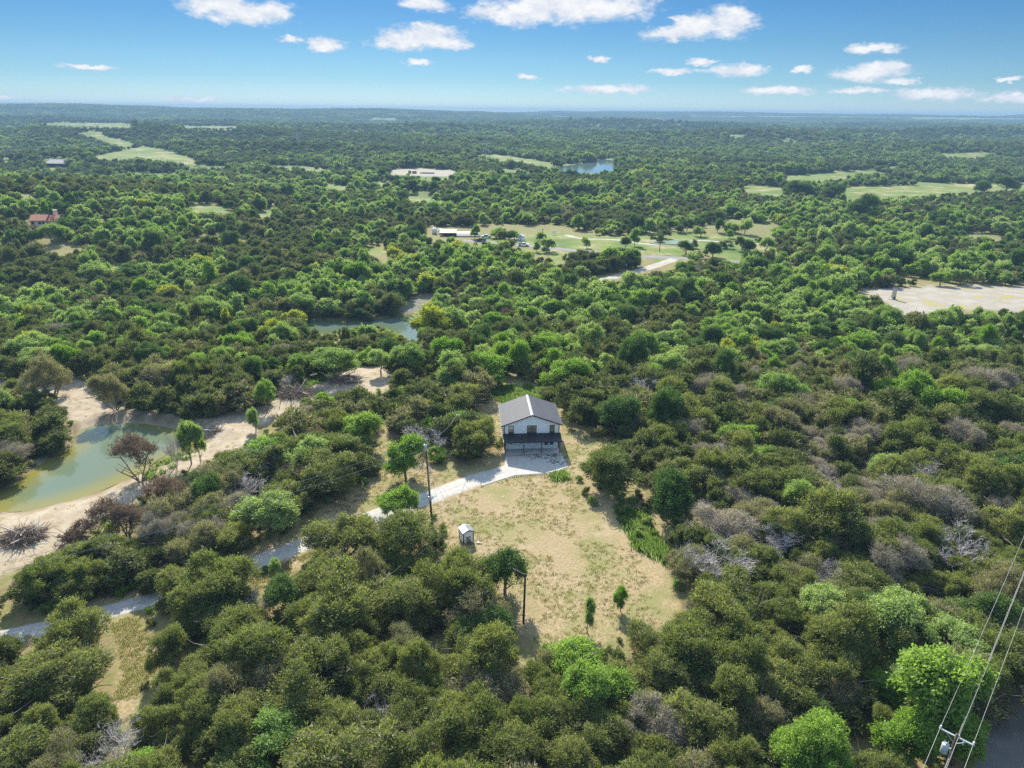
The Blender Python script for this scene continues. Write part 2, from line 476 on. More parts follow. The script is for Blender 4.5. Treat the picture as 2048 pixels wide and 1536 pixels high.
M['car_blue'] = pbr('car_blue', (0.36, 0.50, 0.60), 0.3, 0.1, 0.03)
M['car_dark'] = pbr('car_dark', (0.03, 0.05, 0.06), 0.25, 0.1, 0.03)
M['grey_wood'] = pbr('grey_wood', (0.46, 0.42, 0.395), 0.9, 0, 0.25, 2)
M['brush_wood'] = pbr('brush_wood', (0.22, 0.165, 0.125), 0.9, 0, 0.4, 1.5)
M['bark'] = pbr('bark', (0.20, 0.16, 0.13), 0.9, 0, 0.3, 3)
M['insulator'] = pbr('insulator', (0.62, 0.63, 0.64), 0.3, 0, 0.05)

def glass_mat(name, col, rough=0.06):
    mt, nt = new_mat(name)
    out = N(nt, 'ShaderNodeOutputMaterial'); b = N(nt, 'ShaderNodeBsdfPrincipled')
    b.inputs['Base Color'].default_value = (*col, 1); b.inputs['Roughness'].default_value = rough
    b.inputs['Specular IOR Level'].default_value = 0.9
    L(nt, b.outputs[0], out.inputs[0])
    return mt
M['glass'] = glass_mat('glass', (0.02, 0.022, 0.025))
M['glass_warm'] = glass_mat('glass_warm', (0.16, 0.13, 0.09), 0.12)
M['glass_lit_pale'] = glass_mat('glass_lit_pale', (0.45, 0.43, 0.36), 0.12)  # pale colour stands in for bright reflection and inner light

def water_mat(name, deep, shallow, scale, strength):
    mt, nt = new_mat(name)
    out = N(nt, 'ShaderNodeOutputMaterial'); b = N(nt, 'ShaderNodeBsdfPrincipled')
    b.inputs['Roughness'].default_value = 0.07; b.inputs['IOR'].default_value = 1.33
    b.inputs['Specular IOR Level'].default_value = 0.5
    L(nt, b.outputs[0], out.inputs[0])
    at_ = N(nt, 'ShaderNodeAttribute', attribute_name='depth')
    mx = N(nt, 'ShaderNodeMix', data_type='RGBA'); mx.inputs[6].default_value = (*shallow, 1); mx.inputs[7].default_value = (*deep, 1)
    L(nt, at_.outputs['Fac'], mx.inputs[0]); L(nt, mx.outputs[2], b.inputs['Base Color'])
    tcn = N(nt, 'ShaderNodeTexCoord')
    n2 = N(nt, 'ShaderNodeTexNoise', ins={'Scale': scale, 'Detail': 3.0}); L(nt, tcn.outputs['Object'], n2.inputs['Vector'])
    bp = N(nt, 'ShaderNodeBump', ins={'Strength': strength, 'Distance': 0.05}); L(nt, n2.outputs['Fac'], bp.inputs['Height']); L(nt, bp.outputs[0], b.inputs['Normal'])
    return mt
M['pond_water'] = water_mat('pond_water', (0.11, 0.15, 0.10), (0.20, 0.18, 0.04), 2.5, 0.06)
M['creek_water'] = water_mat('creek_water', (0.09, 0.13, 0.11), (0.10, 0.13, 0.05), 1.5, 0.05)
M['lake_water'] = water_mat('lake_water', (0.10, 0.15, 0.16), (0.12, 0.15, 0.12), 0.25, 0.15)

def foliage(name, ca, cb, twig=(0.20, 0.17, 0.15), transl=0.35, tone=0.45):
    """leaves: colour differs from tree to tree (ca..cb) and from leaf to leaf; some faces are bare twig"""
    mt, nt = new_mat(name)
    out = N(nt, 'ShaderNodeOutputMaterial')
    oi = N(nt, 'ShaderNodeObjectInfo')
    mx = N(nt, 'ShaderNodeMix', data_type='RGBA'); mx.inputs[6].default_value = (*ca, 1); mx.inputs[7].default_value = (*cb, 1)
    L(nt, oi.outputs['Random'], mx.inputs[0])
    ta = N(nt, 'ShaderNodeAttribute', attribute_name='tone')
    mr = N(nt, 'ShaderNodeMapRange', ins={1: 0.0, 2: 1.0, 3: 1 - tone, 4: 1 + tone}); L(nt, ta.outputs['Fac'], mr.inputs[0])
    ml = N(nt, 'ShaderNodeMix', data_type='RGBA', blend_type='MULTIPLY'); ml.inputs[0].default_value = 1.0
    L(nt, mx.outputs[2], ml.inputs[6]); L(nt, mr.outputs[0], ml.inputs[7])
    tw = N(nt, 'ShaderNodeAttribute', attribute_name='twig')
    m2 = N(nt, 'ShaderNodeMix', data_type='RGBA'); m2.inputs[7].default_value = (*twig, 1)
    L(nt, tw.outputs['Fac'], m2.inputs[0]); L(nt, ml.outputs[2], m2.inputs[6])
    d = N(nt, 'ShaderNodeBsdfDiffuse'); t = N(nt, 'ShaderNodeBsdfTranslucent')
    g = N(nt, 'ShaderNodeBsdfGlossy', ins={'Roughness': 0.5}); g.inputs[0].default_value = (1, 1, 1, 1)
    L(nt, m2.outputs[2], d.inputs[0])
    tb = N(nt, 'ShaderNodeMix', data_type='RGBA', blend_type='MULTIPLY'); tb.inputs[0].default_value = 1.0; tb.inputs[7].default_value = (1.20, 1.28, 0.70, 1)
    L(nt, m2.outputs[2], tb.inputs[6]); L(nt, tb.outputs[2], t.inputs[0])
    s = N(nt, 'ShaderNodeMixShader', ins={0: transl}); L(nt, d.outputs[0], s.inputs[1]); L(nt, t.outputs[0], s.inputs[2])
    s2 = N(nt, 'ShaderNodeMixShader', ins={0: 0.012}); L(nt, s.outputs[0], s2.inputs[1]); L(nt, g.outputs[0], s2.inputs[2])
    L(nt, s2.outputs[0], out.inputs[0])
    return mt
FOL = {
    'juniper': foliage('juniper_leaf', (0.122, 0.162, 0.038), (0.194, 0.218, 0.064), (0.27, 0.235, 0.20), transl=0.50, tone=0.62),
    'olive': foliage('olive_leaf', (0.145, 0.160, 0.055), (0.190, 0.185, 0.080), (0.36, 0.31, 0.27), transl=0.46),
    'oak': foliage('oak_leaf', (0.190, 0.295, 0.070), (0.310, 0.385, 0.150), transl=0.52),
    'bright': foliage('bright_leaf', (0.155, 0.280, 0.034), (0.235, 0.345, 0.070), transl=0.52),
    'dark': foliage('dark_leaf', (0.070, 0.135, 0.030), (0.105, 0.170, 0.045), transl=0.42),
    'yellow': foliage('yellow_leaf', (0.30, 0.34, 0.040), (0.37, 0.37, 0.060), transl=0.48),
    'red': foliage('dead_leaf', (0.200, 0.115, 0.078), (0.180, 0.125, 0.095), transl=0.2),
    'grey': foliage('bare_twig', (0.150, 0.150, 0.090), (0.180, 0.165, 0.110), (0.37, 0.32, 0.265), transl=0.2),
    'jmid_shaded': foliage('mid_juniper_leaf_shaded', (0.084, 0.112, 0.033), (0.134, 0.155, 0.054), (0.24, 0.21, 0.185), transl=0.44, tone=0.6),  # darker than the near leaf: self-shade missing from coarse crowns is painted in
    'jfar_shaded': foliage('far_juniper_leaf_shaded', (0.066, 0.098, 0.034), (0.104, 0.130, 0.052), transl=0.40, tone=0.6),  # self-shade of far crowns put into the darker leaf colour
    'ofar_shaded': foliage('far_oak_leaf_shaded', (0.120, 0.195, 0.045), (0.215, 0.270, 0.095), transl=0.42, tone=0.55),  # oak leaf darkened likewise, for shade the coarse far leaves don't cast
    'grass': foliage('grass_blade', (0.30, 0.25, 0.10), (0.24, 0.26, 0.08)),
    'weed': foliage('weed_leaf', (0.13, 0.24, 0.035), (0.19, 0.27, 0.06)),
}

# ------------------------------------------------------------------ zones of the ground, as they lie in the photograph
DRIVE_PX = [(1085, 922), (1030, 938), (985, 950), (940, 964), (900, 979), (860, 994), (820, 1008), (780, 1022), (740, 1036), (700, 1050), (660, 1065), (625, 1080), (590, 1096), (545, 1113), (500, 1130), (450, 1148), (400, 1165), (350, 1182), (300, 1200), (255, 1213), (215, 1223), (170, 1236), (120, 1249), (60, 1263), (0, 1279), (-80, 1302), (-180, 1332)]
YARD = [(985, 772), (1040, 762), (1105, 768), (1125, 800), (1120, 850), (1185, 868), (1215, 890), (1160, 915), (1150, 940), (1165, 985), (1192, 1035), (1240, 1062), (1300, 1090), (1335, 1120), (1342, 1160), (1358, 1212), (1330, 1245), (1280, 1262), (1235, 1285), (1180, 1290), (1100, 1292), (1075, 1290), (1050, 1262), (1015, 1240), (990, 1190),
        (975, 1160), (940, 1140), (905, 1115), (893, 1085), (890, 1055), (868, 1035), (835, 1030), (790, 1045), (740, 1060), (660, 1090), (640, 1080), (570, 1122), (540, 1140), (480, 1150), (470, 1120), (560, 1075), (600, 1040), (650, 1010), (690, 985), (745, 965), (752, 930), (748, 880), (765, 850), (785, 835), (800, 850), (795, 875), (850, 890), (900, 900), (935, 930), (1000, 905), (990, 870), (975, 840), (955, 800)]
TRACK = [(215, 1232), (265, 1222), (300, 1280), (320, 1335), (285, 1370), (255, 1440), (228, 1450), (225, 1400), (245, 1340), (235, 1290)]
VERGE = [(500, 1150), (570, 1122), (625, 1100), (612, 1130), (560, 1165), (505, 1185)]
VERGE2 = [(150, 1225), (200, 1180), (260, 1170), (300, 1185), (220, 1212), (180, 1235)]
BANK = [(-60, 762), (60, 752), (150, 752), (185, 780), (225, 815), (300, 822), (400, 838), (470, 822), (540, 798), (600, 772), (650, 752), (720, 732), (778, 734), (792, 760), (765, 788), (705, 782), (640, 790), (575, 822), (530, 850), (500, 885), (455, 908), (405, 930), (350, 952), (300, 985), (250, 1010), (190, 1040), (150, 1075), (80, 1120), (0, 1155), (-80, 1180), (-80, 1000), (0, 1000), (60, 960), (140, 900), (150, 860), (140, 830), (60, 800), (-60, 800)]
GROVE = [(-90, 805), (40, 808), (110, 815), (145, 842), (148, 862), (138, 895), (100, 915), (60, 940), (30, 960), (-90, 985)]
LOT = [(1712, 583), (1760, 576), (1830, 572), (1930, 570), (2060, 574), (2140, 580), (2140, 640), (2060, 628), (1990, 620), (1900, 622), (1850, 628), (1800, 632), (1785, 615), (1768, 603), (1720, 594)]
MEADOW = [(958, 470), (1000, 478), (1045, 472), (1130, 466), (1180, 470), (1290, 470), (1330, 462), (1400, 466), (1480, 470), (1555, 476), (1562, 505), (1500, 512), (1470, 522), (1420, 512), (1400, 498), (1370, 498), (1370, 528), (1310, 525), (1300, 508), (1250, 500), (1160, 500), (1130, 520), (1110, 535), (1095, 515), (1060, 497), (1000, 490), (955, 482)]
ROADCLEAR = [(1195, 552), (1240, 545), (1310, 528), (1345, 510), (1370, 512), (1360, 530), (1300, 548), (1240, 562), (1200, 564)]
CREEKBED = [(800, 606), (835, 592), (880, 586), (884, 591), (848, 602), (842, 630), (806, 632), (796, 620)]
FIELDS = [[(722, 497), (760, 491), (790, 504), (762, 513), (730, 511)], [(213, 537), (244, 523), (264, 528), (232, 547)], [(505, 424), (545, 420), (560, 428), (520, 432)], [(1370, 231), (1700, 233), (2060, 237), (2060, 240), (1700, 236), (1370, 234)], [(1480, 369), (1530, 372), (1575, 378), (1560, 394), (1500, 388)], [(1640, 378), (1700, 373), (1800, 372), (1940, 368), (2060, 364), (2150, 362), (2150, 376), (2060, 380), (1945, 384), (1880, 390), (1800, 394), (1710, 405), (1690, 395)],
          [(1560, 352), (1640, 347), (1700, 342), (1760, 338), (1740, 347), (1680, 358), (1620, 366), (1570, 362)], [(180, 316), (230, 304), (290, 292), (335, 300), (380, 314), (398, 322), (385, 331), (330, 322), (280, 314), (210, 318)],
          [(145, 265), (200, 262), (215, 272), (275, 286), (250, 294), (215, 288), (190, 276)], [(785, 392), (860, 394), (925, 410), (890, 408), (830, 402)], [(935, 314), (985, 308), (1060, 318), (1130, 330), (1095, 334), (1030, 322)],
          [(640, 366), (700, 372), (700, 383), (655, 377)], [(365, 412), (420, 408), (460, 416), (455, 424), (400, 424)], [(0, 312), (40, 314), (0, 322)], [(60, 247), (140, 244), (270, 248), (262, 254), (120, 254)],
          [(470, 313), (420, 318), (465, 320)], [(360, 252), (480, 252), (470, 257), (370, 257)], [(1880, 306), (2000, 304), (1960, 315), (1890, 314)], [(520, 402), (560, 406), (540, 412)], [(700, 340), (690, 334), (760, 340)]]
LOT2 = [(778, 340), (830, 336), (905, 340), (918, 349), (875, 354), (825, 352), (776, 350)]
LOT3 = [(375, 408), (430, 405), (470, 412), (430, 418)]
RIGHT_GAP = [(1140, 880), (1200, 880), (1290, 960), (1290, 1040), (1370, 1000), (1390, 1030), (1340, 1078), (1280, 1068), (1190, 1040), (1150, 960)]
DRIVE_SEEN = [(190, 1216), (320, 1176), (330, 1196), (205, 1240)]
DRIVE_SEEN2 = [(25, 1262), (105, 1238), (112, 1256), (40, 1282)]
CLEARS = [YARD, RIGHT_GAP, DRIVE_SEEN, DRIVE_SEEN2, TRACK, VERGE, VERGE2, LOT, MEADOW, ROADCLEAR, CREEKBED, LOT2] + FIELDS
WATERS = [POND_PX, CREEK_PX, LAKE_PX]
HOUSE_PX = [(52, 432), (118, 430), (118, 470), (52, 472)]
BARN_PX = [(846, 455), (962, 452), (990, 480), (940, 488), (846, 476)]
FARBARN_PX = [(82, 316), (138, 316), (138, 334), (82, 334)]
KEEP = [HOUSE_PX, BARN_PX, FARBARN_PX]

# ------------------------------------------------------------------ the ground, one sheet to the horizon
def build_ground():
    ang = np.concatenate([np.radians(np.arange(-76, 76.01, 0.3)), np.radians(np.linspace(82, 278, 40))])
    rad = np.concatenate([[3.0], np.geomspace(8, 9400, 375)])
    na, nr = len(ang), len(rad)
    A, D = np.meshgrid(ang, rad)
    x = (np.sin(A) * D).ravel(); y = (np.cos(A) * D).ravel()
    z = height(x, y)
    V = np.stack([x, y, z], 1)
    V = np.vstack([V, [[0, 0, hz(0, 0)]]])
    i = np.arange(nr - 1)[:, None] * na; j = np.arange(na)[None, :]; j2 = (j + 1) % na
    q = np.stack([i + j, i + j2, i + na + j2, i + na + j], -1).reshape(-1, 4)
    tri = [(nr * na, (k + 1) % na, k) for k in range(na)]
    idx = np.concatenate([q[:, ::-1].ravel()])
    me = bpy.data.meshes.new('ground')
    nq = len(q); ntri = len(tri)
    me.vertices.add(len(V)); me.vertices.foreach_set('co', V.astype(np.float32).ravel())
    me.loops.add(nq * 4 + ntri * 3)
    me.loops.foreach_set('vertex_index', np.concatenate([idx, np.array(tri)[:, ::-1].ravel()]).astype(np.int32))
    me.polygons.add(nq + ntri)
    me.polygons.foreach_set('loop_start', np.concatenate([np.arange(nq) * 4, nq * 4 + np.arange(ntri) * 3]).astype(np.int32))
    me.update(calc_edges=True)
    me.polygons.foreach_set('use_smooth', [True] * (nq + ntri))
    px, py, dep = proj(V[:, 0], V[:, 1], V[:, 2])
    ahead = V[:, 1] > 10
    wob = np.clip(900 / dep, 0.5, 14)
    jx = px + (vnoise(V[:, 0] / 1.3, V[:, 1] / 1.3) - 0.5) * wob + (vnoise(V[:, 0] / 5, V[:, 1] / 5 + 40) - 0.5) * wob * 1.6
    jy = py + (vnoise(V[:, 0] / 1.3 + 30, V[:, 1] / 1.3) - 0.5) * wob * 0.6 + (vnoise(V[:, 0] / 5 + 70, V[:, 1] / 5) - 0.5) * wob
    zones = {'yard': [YARD, RIGHT_GAP, TRACK, VERGE, VERGE2], 'dirt': [BANK], 'lot': [LOT, LOT2], 'rock': [CREEKBED], 'field': FIELDS + [MEADOW]}
    for nm, polys in zones.items():
        msk = np.zeros(len(V), bool)
        for p in polys:
            msk |= in_poly(jx, jy, p)
        if nm == 'dirt':
            msk &= ~in_poly(jx, jy, GROVE)
            msk |= (seg_dist(V[:, 0], V[:, 1], POND, True) < 1.2)
        msk &= ahead
        a = me.attributes.new(nm, 'FLOAT', 'POINT'); a.data.foreach_set('value', msk.astype(np.float32))
    dw = np.minimum(seg_dist(V[:, 0], V[:, 1], POND, True), seg_dist(V[:, 0], V[:, 1], CREEK, True))
    a = me.attributes.new('wet', 'FLOAT', 'POINT'); a.data.foreach_set('value', np.exp(-(dw / 0.9) ** 2).astype(np.float32))
    a = me.attributes.new('far', 'FLOAT', 'POINT'); a.data.foreach_set('value', sm(300, 700, np.hypot(V[:, 0], V[:, 1])).astype(np.float32))
    return me

def ground_mat():
    mt, nt = new_mat('ground')
    out = N(nt, 'ShaderNodeOutputMaterial'); b = N(nt, 'ShaderNodeBsdfPrincipled', ins={'Roughness': 0.95, 'Specular IOR Level': 0.1})
    L(nt, b.outputs[0], out.inputs[0])
    tcn = N(nt, 'ShaderNodeTexCoord')
    def noise(scale, det=5.0, rough=0.6, loc=(0, 0, 0)):
        mpn = N(nt, 'ShaderNodeMapping'); mpn.inputs['Location'].default_value = loc; L(nt, tcn.outputs['Object'], mpn.inputs[0])
        n = N(nt, 'ShaderNodeTexNoise', ins={'Scale': scale, 'Detail': det, 'Roughness': rough}); L(nt, mpn.outputs[0], n.inputs['Vector'])
        return n.outputs['Fac']
    def ramp(fac, stops):
        r = N(nt, 'ShaderNodeValToRGB')
        e = r.color_ramp.elements
        e[0].position, e[0].color = stops[0][0], (*stops[0][1], 1)
        e[1].position, e[1].color = stops[-1][0], (*stops[-1][1], 1)
        for p, c in stops[1:-1]:
            q = e.new(p); q.color = (*c, 1)
        L(nt, fac, r.inputs[0]); return r.outputs[0]
    def mix(f, a_, c_, typ='MIX'):
        mx = N(nt, 'ShaderNodeMix', data_type='RGBA', blend_type=typ)
        if isinstance(f, float): mx.inputs[0].default_value = f
        else: L(nt, f, mx.inputs[0])
        L(nt, a_, mx.inputs[6]); L(nt, c_, mx.inputs[7]); return mx.outputs[2]
    def mask(nm):
        return N(nt, 'ShaderNodeAttribute', attribute_name=nm).outputs['Fac']
    floor = ramp(noise(0.35, 8), [(0.32, (0.13, 0.12, 0.05)), (0.46, (0.24, 0.19, 0.10)), (0.56, (0.16, 0.17, 0.06)), (0.72, (0.36, 0.28, 0.16))])
    # dry lawn: straw, bare tan earth and thin green, in patches
    straw = ramp(noise(3.2, 8, 0.7), [(0.30, (0.19, 0.147, 0.070)), (0.5, (0.295, 0.232, 0.130)), (0.7, (0.42, 0.345, 0.230))])
    green = ramp(noise(4.5, 8, 0.7, (7, 3, 0)), [(0.3, (0.12, 0.14, 0.045)), (0.6, (0.22, 0.225, 0.085)), (0.8, (0.34, 0.31, 0.15))])
    gm = N(nt, 'ShaderNodeMapRange', ins={1: 0.47, 2: 0.62, 3: 0.0, 4: 0.75}); L(nt, noise(0.16, 9, 0.62, (3, 8, 0)), gm.inputs[0])
    lawn = mix(gm.outputs[0], straw, green)
    bare = ramp(noise(1.5, 7, 0.6, (1, 1, 0)), [(0.3, (0.33, 0.245, 0.155)), (0.7, (0.45, 0.355, 0.25))])
    bm = N(nt, 'ShaderNodeMapRange', ins={1: 0.56, 2: 0.68, 3: 0.0, 4: 0.8}); L(nt, noise(0.11, 7, 0.6, (20, 8, 0)), bm.inputs[0])
    lawn = mix(bm.outputs[0], lawn, bare)
    dirt = ramp(noise(0.45, 9, 0.65), [(0.3, (0.27, 0.212, 0.145)), (0.5, (0.35, 0.292, 0.212)), (0.7, (0.42, 0.372, 0.29))])
    dg = N(nt, 'ShaderNodeMapRange', ins={1: 0.60, 2: 0.72, 3: 0.0, 4: 0.7}); L(nt, noise(0.22, 8, 0.65, (9, 4, 0)), dg.inputs[0])
    dirt = mix(dg.outputs[0], dirt, green)
    lot = ramp(noise(0.14, 9, 0.65), [(0.36, (0.34, 0.315, 0.275)), (0.56, (0.27, 0.245, 0.205)), (0.60, (0.30, 0.27, 0.10)), (0.75, (0.34, 0.29, 0.13))])
    field = ramp(noise(0.045, 11, 0.72), [(0.36, (0.08, 0.135, 0.030)), (0.46, (0.125, 0.18, 0.045)), (0.53, (0.17, 0.20, 0.060)), (0.58, (0.27, 0.24, 0.13)), (0.68, (0.36, 0.32, 0.22))])
    farc = ramp(noise(0.012, 10, 0.7), [(0.34, (0.07, 0.11, 0.035)), (0.5, (0.13, 0.17, 0.055)), (0.66, (0.22, 0.23, 0.09))])
    c = mix(mask('far'), floor, farc)
    c = mix(mask('field'), c, field)
    c = mix(mask('yard'), c, lawn)
    c = mix(mask('lot'), c, lot)
    c = mix(mask('dirt'), c, dirt)
    rock = ramp(noise(0.5, 9, 0.7, (2, 2, 0)), [(0.35, (0.10, 0.105, 0.075)), (0.5, (0.19, 0.185, 0.155)), (0.62, (0.15, 0.16, 0.11)), (0.75, (0.30, 0.285, 0.24))])
    c = mix(mask('rock'), c, rock)
    wetc = N(nt, 'ShaderNodeRGB'); wetc.outputs[0].default_value = (0.15, 0.115, 0.065, 1)
    c = mix(mask('wet'), c, wetc.outputs[0])
    L(nt, c, b.inputs['Base Color'])
    bp = N(nt, 'ShaderNodeBump', ins={'Strength': 0.9, 'Distance': 0.12}); L(nt, noise(2.4, 8, 0.7, (4, 4, 0)), bp.inputs['Height']); L(nt, bp.outputs[0], b.inputs['Normal'])
    return mt

gme = build_ground()
gme.materials.append(ground_mat())
tag(link('ground', gme), kind='structure')

def sheet_from_poly(name, poly, z, mat, depth=None, res=None):
    """a level sheet filling an outline; 'depth' attribute grows from the shore inwards"""
    pts = np.array(poly)
    x0, y0 = pts.min(0); x1, y1 = pts.max(0)
    bm = bmesh.new()
    vs_ = [bm.verts.new((p[0], p[1], z)) for p in poly]
    f = bm.faces.new(vs_)
    if f.normal.z < 0 or sum((pts[i][0] * pts[(i + 1) % len(pts)][1] - pts[(i + 1) % len(pts)][0] * pts[i][1]) for i in range(len(pts))) < 0:
        f.normal_flip()
    if res:
        for ax, lo, hi in ((0, x0, x1), (1, y0, y1)):
            t = lo + res
            while t < hi:
                co = [0, 0, 0]; co[ax] = t; no = [0, 0, 0]; no[ax] = 1
                bmesh.ops.bisect_plane(bm, geom=bm.verts[:] + bm.edges[:] + bm.faces[:], plane_co=co, plane_no=no)
                t += res
    bmesh.ops.triangulate(bm, faces=bm.faces[:])
    me = bpy.data.meshes.new(name); bm.to_mesh(me); bm.free()
    for p in me.polygons:
        pass
    if depth:
        co = np.array([v.co[:2] for v in me.vertices])
        d = seg_dist(co[:, 0], co[:, 1], poly, True)
        a = me.attributes.new('depth', 'FLOAT', 'POINT'); a.data.foreach_set('value', sm(0, depth, d).astype(np.float32))
    me.materials.append(mat)
    return tag(link(name, me), kind='structure')

def expand(poly, k):
    c = np.mean(np.array(poly), 0)
    out = []
    for p in poly:
        d = np.array(p) - c; n = np.linalg.norm(d)
        out.append(np.array(p) + d / n * k)
    return out
sheet_from_poly('pond_water', expand(POND, 0.25), W1, M['pond_water'], depth=6.0, res=2.5)
sheet_from_poly('creek_water', expand(CREEK, 0.4), W2, M['creek_water'], depth=6.0, res=4.0)
sheet_from_poly('lake_water', expand(LAKE, 1.0), W3, M['lake_water'], depth=10.0, res=12.0)

def spline(pts, n):
    pts = [np.array(p, float) for p in pts]
    pts = [2 * pts[0] - pts[1]] + pts + [2 * pts[-1] - pts[-2]]
    out = []
    for i in range(1, len(pts) - 2):
        for k in range(n):
            t = k / n; p0, p1, p2, p3 = pts[i - 1], pts[i], pts[i + 1], pts[i + 2]
            out.append(0.5 * (2 * p1 + (p2 - p0) * t + (2 * p0 - 5 * p1 + 4 * p2 - p3) * t * t + (3 * p1 - p0 - 3 * p2 + p3) * t ** 3))
    out.append(pts[-2])
    return out

def ribbon(name, px_pts, width, mat, lift=0.05, n=4, rough=0.25):
    c = spline([at(a, b_)[:2] for a, b_ in px_pts], n)
    V = []; Fc = []; k = len(c); nc = 9; wv = []
    for i, p in enumerate(c):
        d = c[min(i + 1, k - 1)] - c[max(i - 1, 0)]; d /= np.linalg.norm(d); nrm = np.array([-d[1], d[0]])
        w = width[0] + (width[1] - width[0]) * i / (k - 1) if isinstance(width, tuple) else width
        for j in range(nc):
            s = (j / (nc - 1) - 0.5) * w
            if j in (0, nc - 1): s *= 1 + rough * (float(vnoise(p[0] / 1.1 + j * 9, p[1] / 1.1)) - 0.5)
            q = p + nrm * s
            edge = -0.10 if j in (0, nc - 1) else 0
            V.append((q[0], q[1], hz(q[0], q[1]) + lift + edge))
            wv.append((1.0, 0.55, 0.0, 0.0, 0.7, 0.0, 0.0, 0.55, 1.0)[j])
    for i in range(k - 1):
        for j in range(nc - 1):
            a0 = i * nc + j
            Fc.append((a0, a0 + nc, a0 + nc + 1, a0 + 1)[::-1])
    me = bpy.data.meshes.new(name); me.from_pydata(V, [], Fc); me.update()
    me.polygons.foreach_set('use_smooth', [True] * len(me.polygons))
    at_ = me.attributes.new('weedy', 'FLOAT', 'POINT'); at_.data.foreach_set('value', np.array(wv, np.float32))
    me.materials.append(mat)
    if me.polygons[0].normal.z < 0: me.flip_normals()
    return tag(link(name, me), kind='structure'), c
drive_o, DRIVE = ribbon('gravel_driveway', DRIVE_PX, (4.6, 3.0), M['gravel'], 0.055)
PAD_PX = [(1012, 911), (1040, 912), (1080, 910), (1122, 907), (1128, 918), (1136, 934), (1118, 941), (1090, 947), (1060, 949), (1030, 951), (995, 962), (965, 972), (955, 966), (985, 950), (1008, 936)]
pad = [at(a, b)[:2] for a, b in PAD_PX]
sheet_from_poly('gravel_pad', pad, 0.064, M['gravel'], res=1.0)
road1, ROAD1 = ribbon('paved_road', [(925, 481), (965, 483), (1000, 487), (1050, 491), (1100, 496), (1150, 501), (1220, 507), (1300, 514), (1370, 517), (1450, 522), (1560, 533), (1680, 556)], 6.5, M['asphalt'], 0.12)
road2, ROAD2 = ribbon('paved_lane', [(1348, 518), (1335, 524), (1310, 532), (1275, 543), (1240, 552), (1205, 560), (1160, 572), (1120, 585)], 5.5, M['pale_road'], 0.14)
road3, ROAD3 = ribbon('shaded_road', [(2110, 1240), (2085, 1330), (2062, 1420), (2040, 1500), (2010, 1590), (1985, 1700)], 6.0, M['asphalt'], 0.06)
road4, ROAD4 = ribbon('dirt_road', [(778, 320), (776, 328), (770, 338), (765, 347)], 6.0, M['pale_road'], 0.2)
road5, ROAD5 = ribbon('dirt_track', [(1130, 470), (1170, 478), (1235, 480), (1300, 489), (1370, 487), (1400, 481), (1470, 486), (1555, 489)], 4.0, M['pale_road'], 0.13)

pool = [at(1345 + 46 * math.cos(t), 486 + 4.2 * math.sin(t))[:2] for t in np.linspace(0, 2 * PI, 21)[:-1]]
sheet_from_poly('green_pool', pool, float(np.mean(height(np.array(pool)[:, 0], np.array(pool)[:, 1]))) + 0.35, M['algae_water'], depth=4.0, res=6.0)

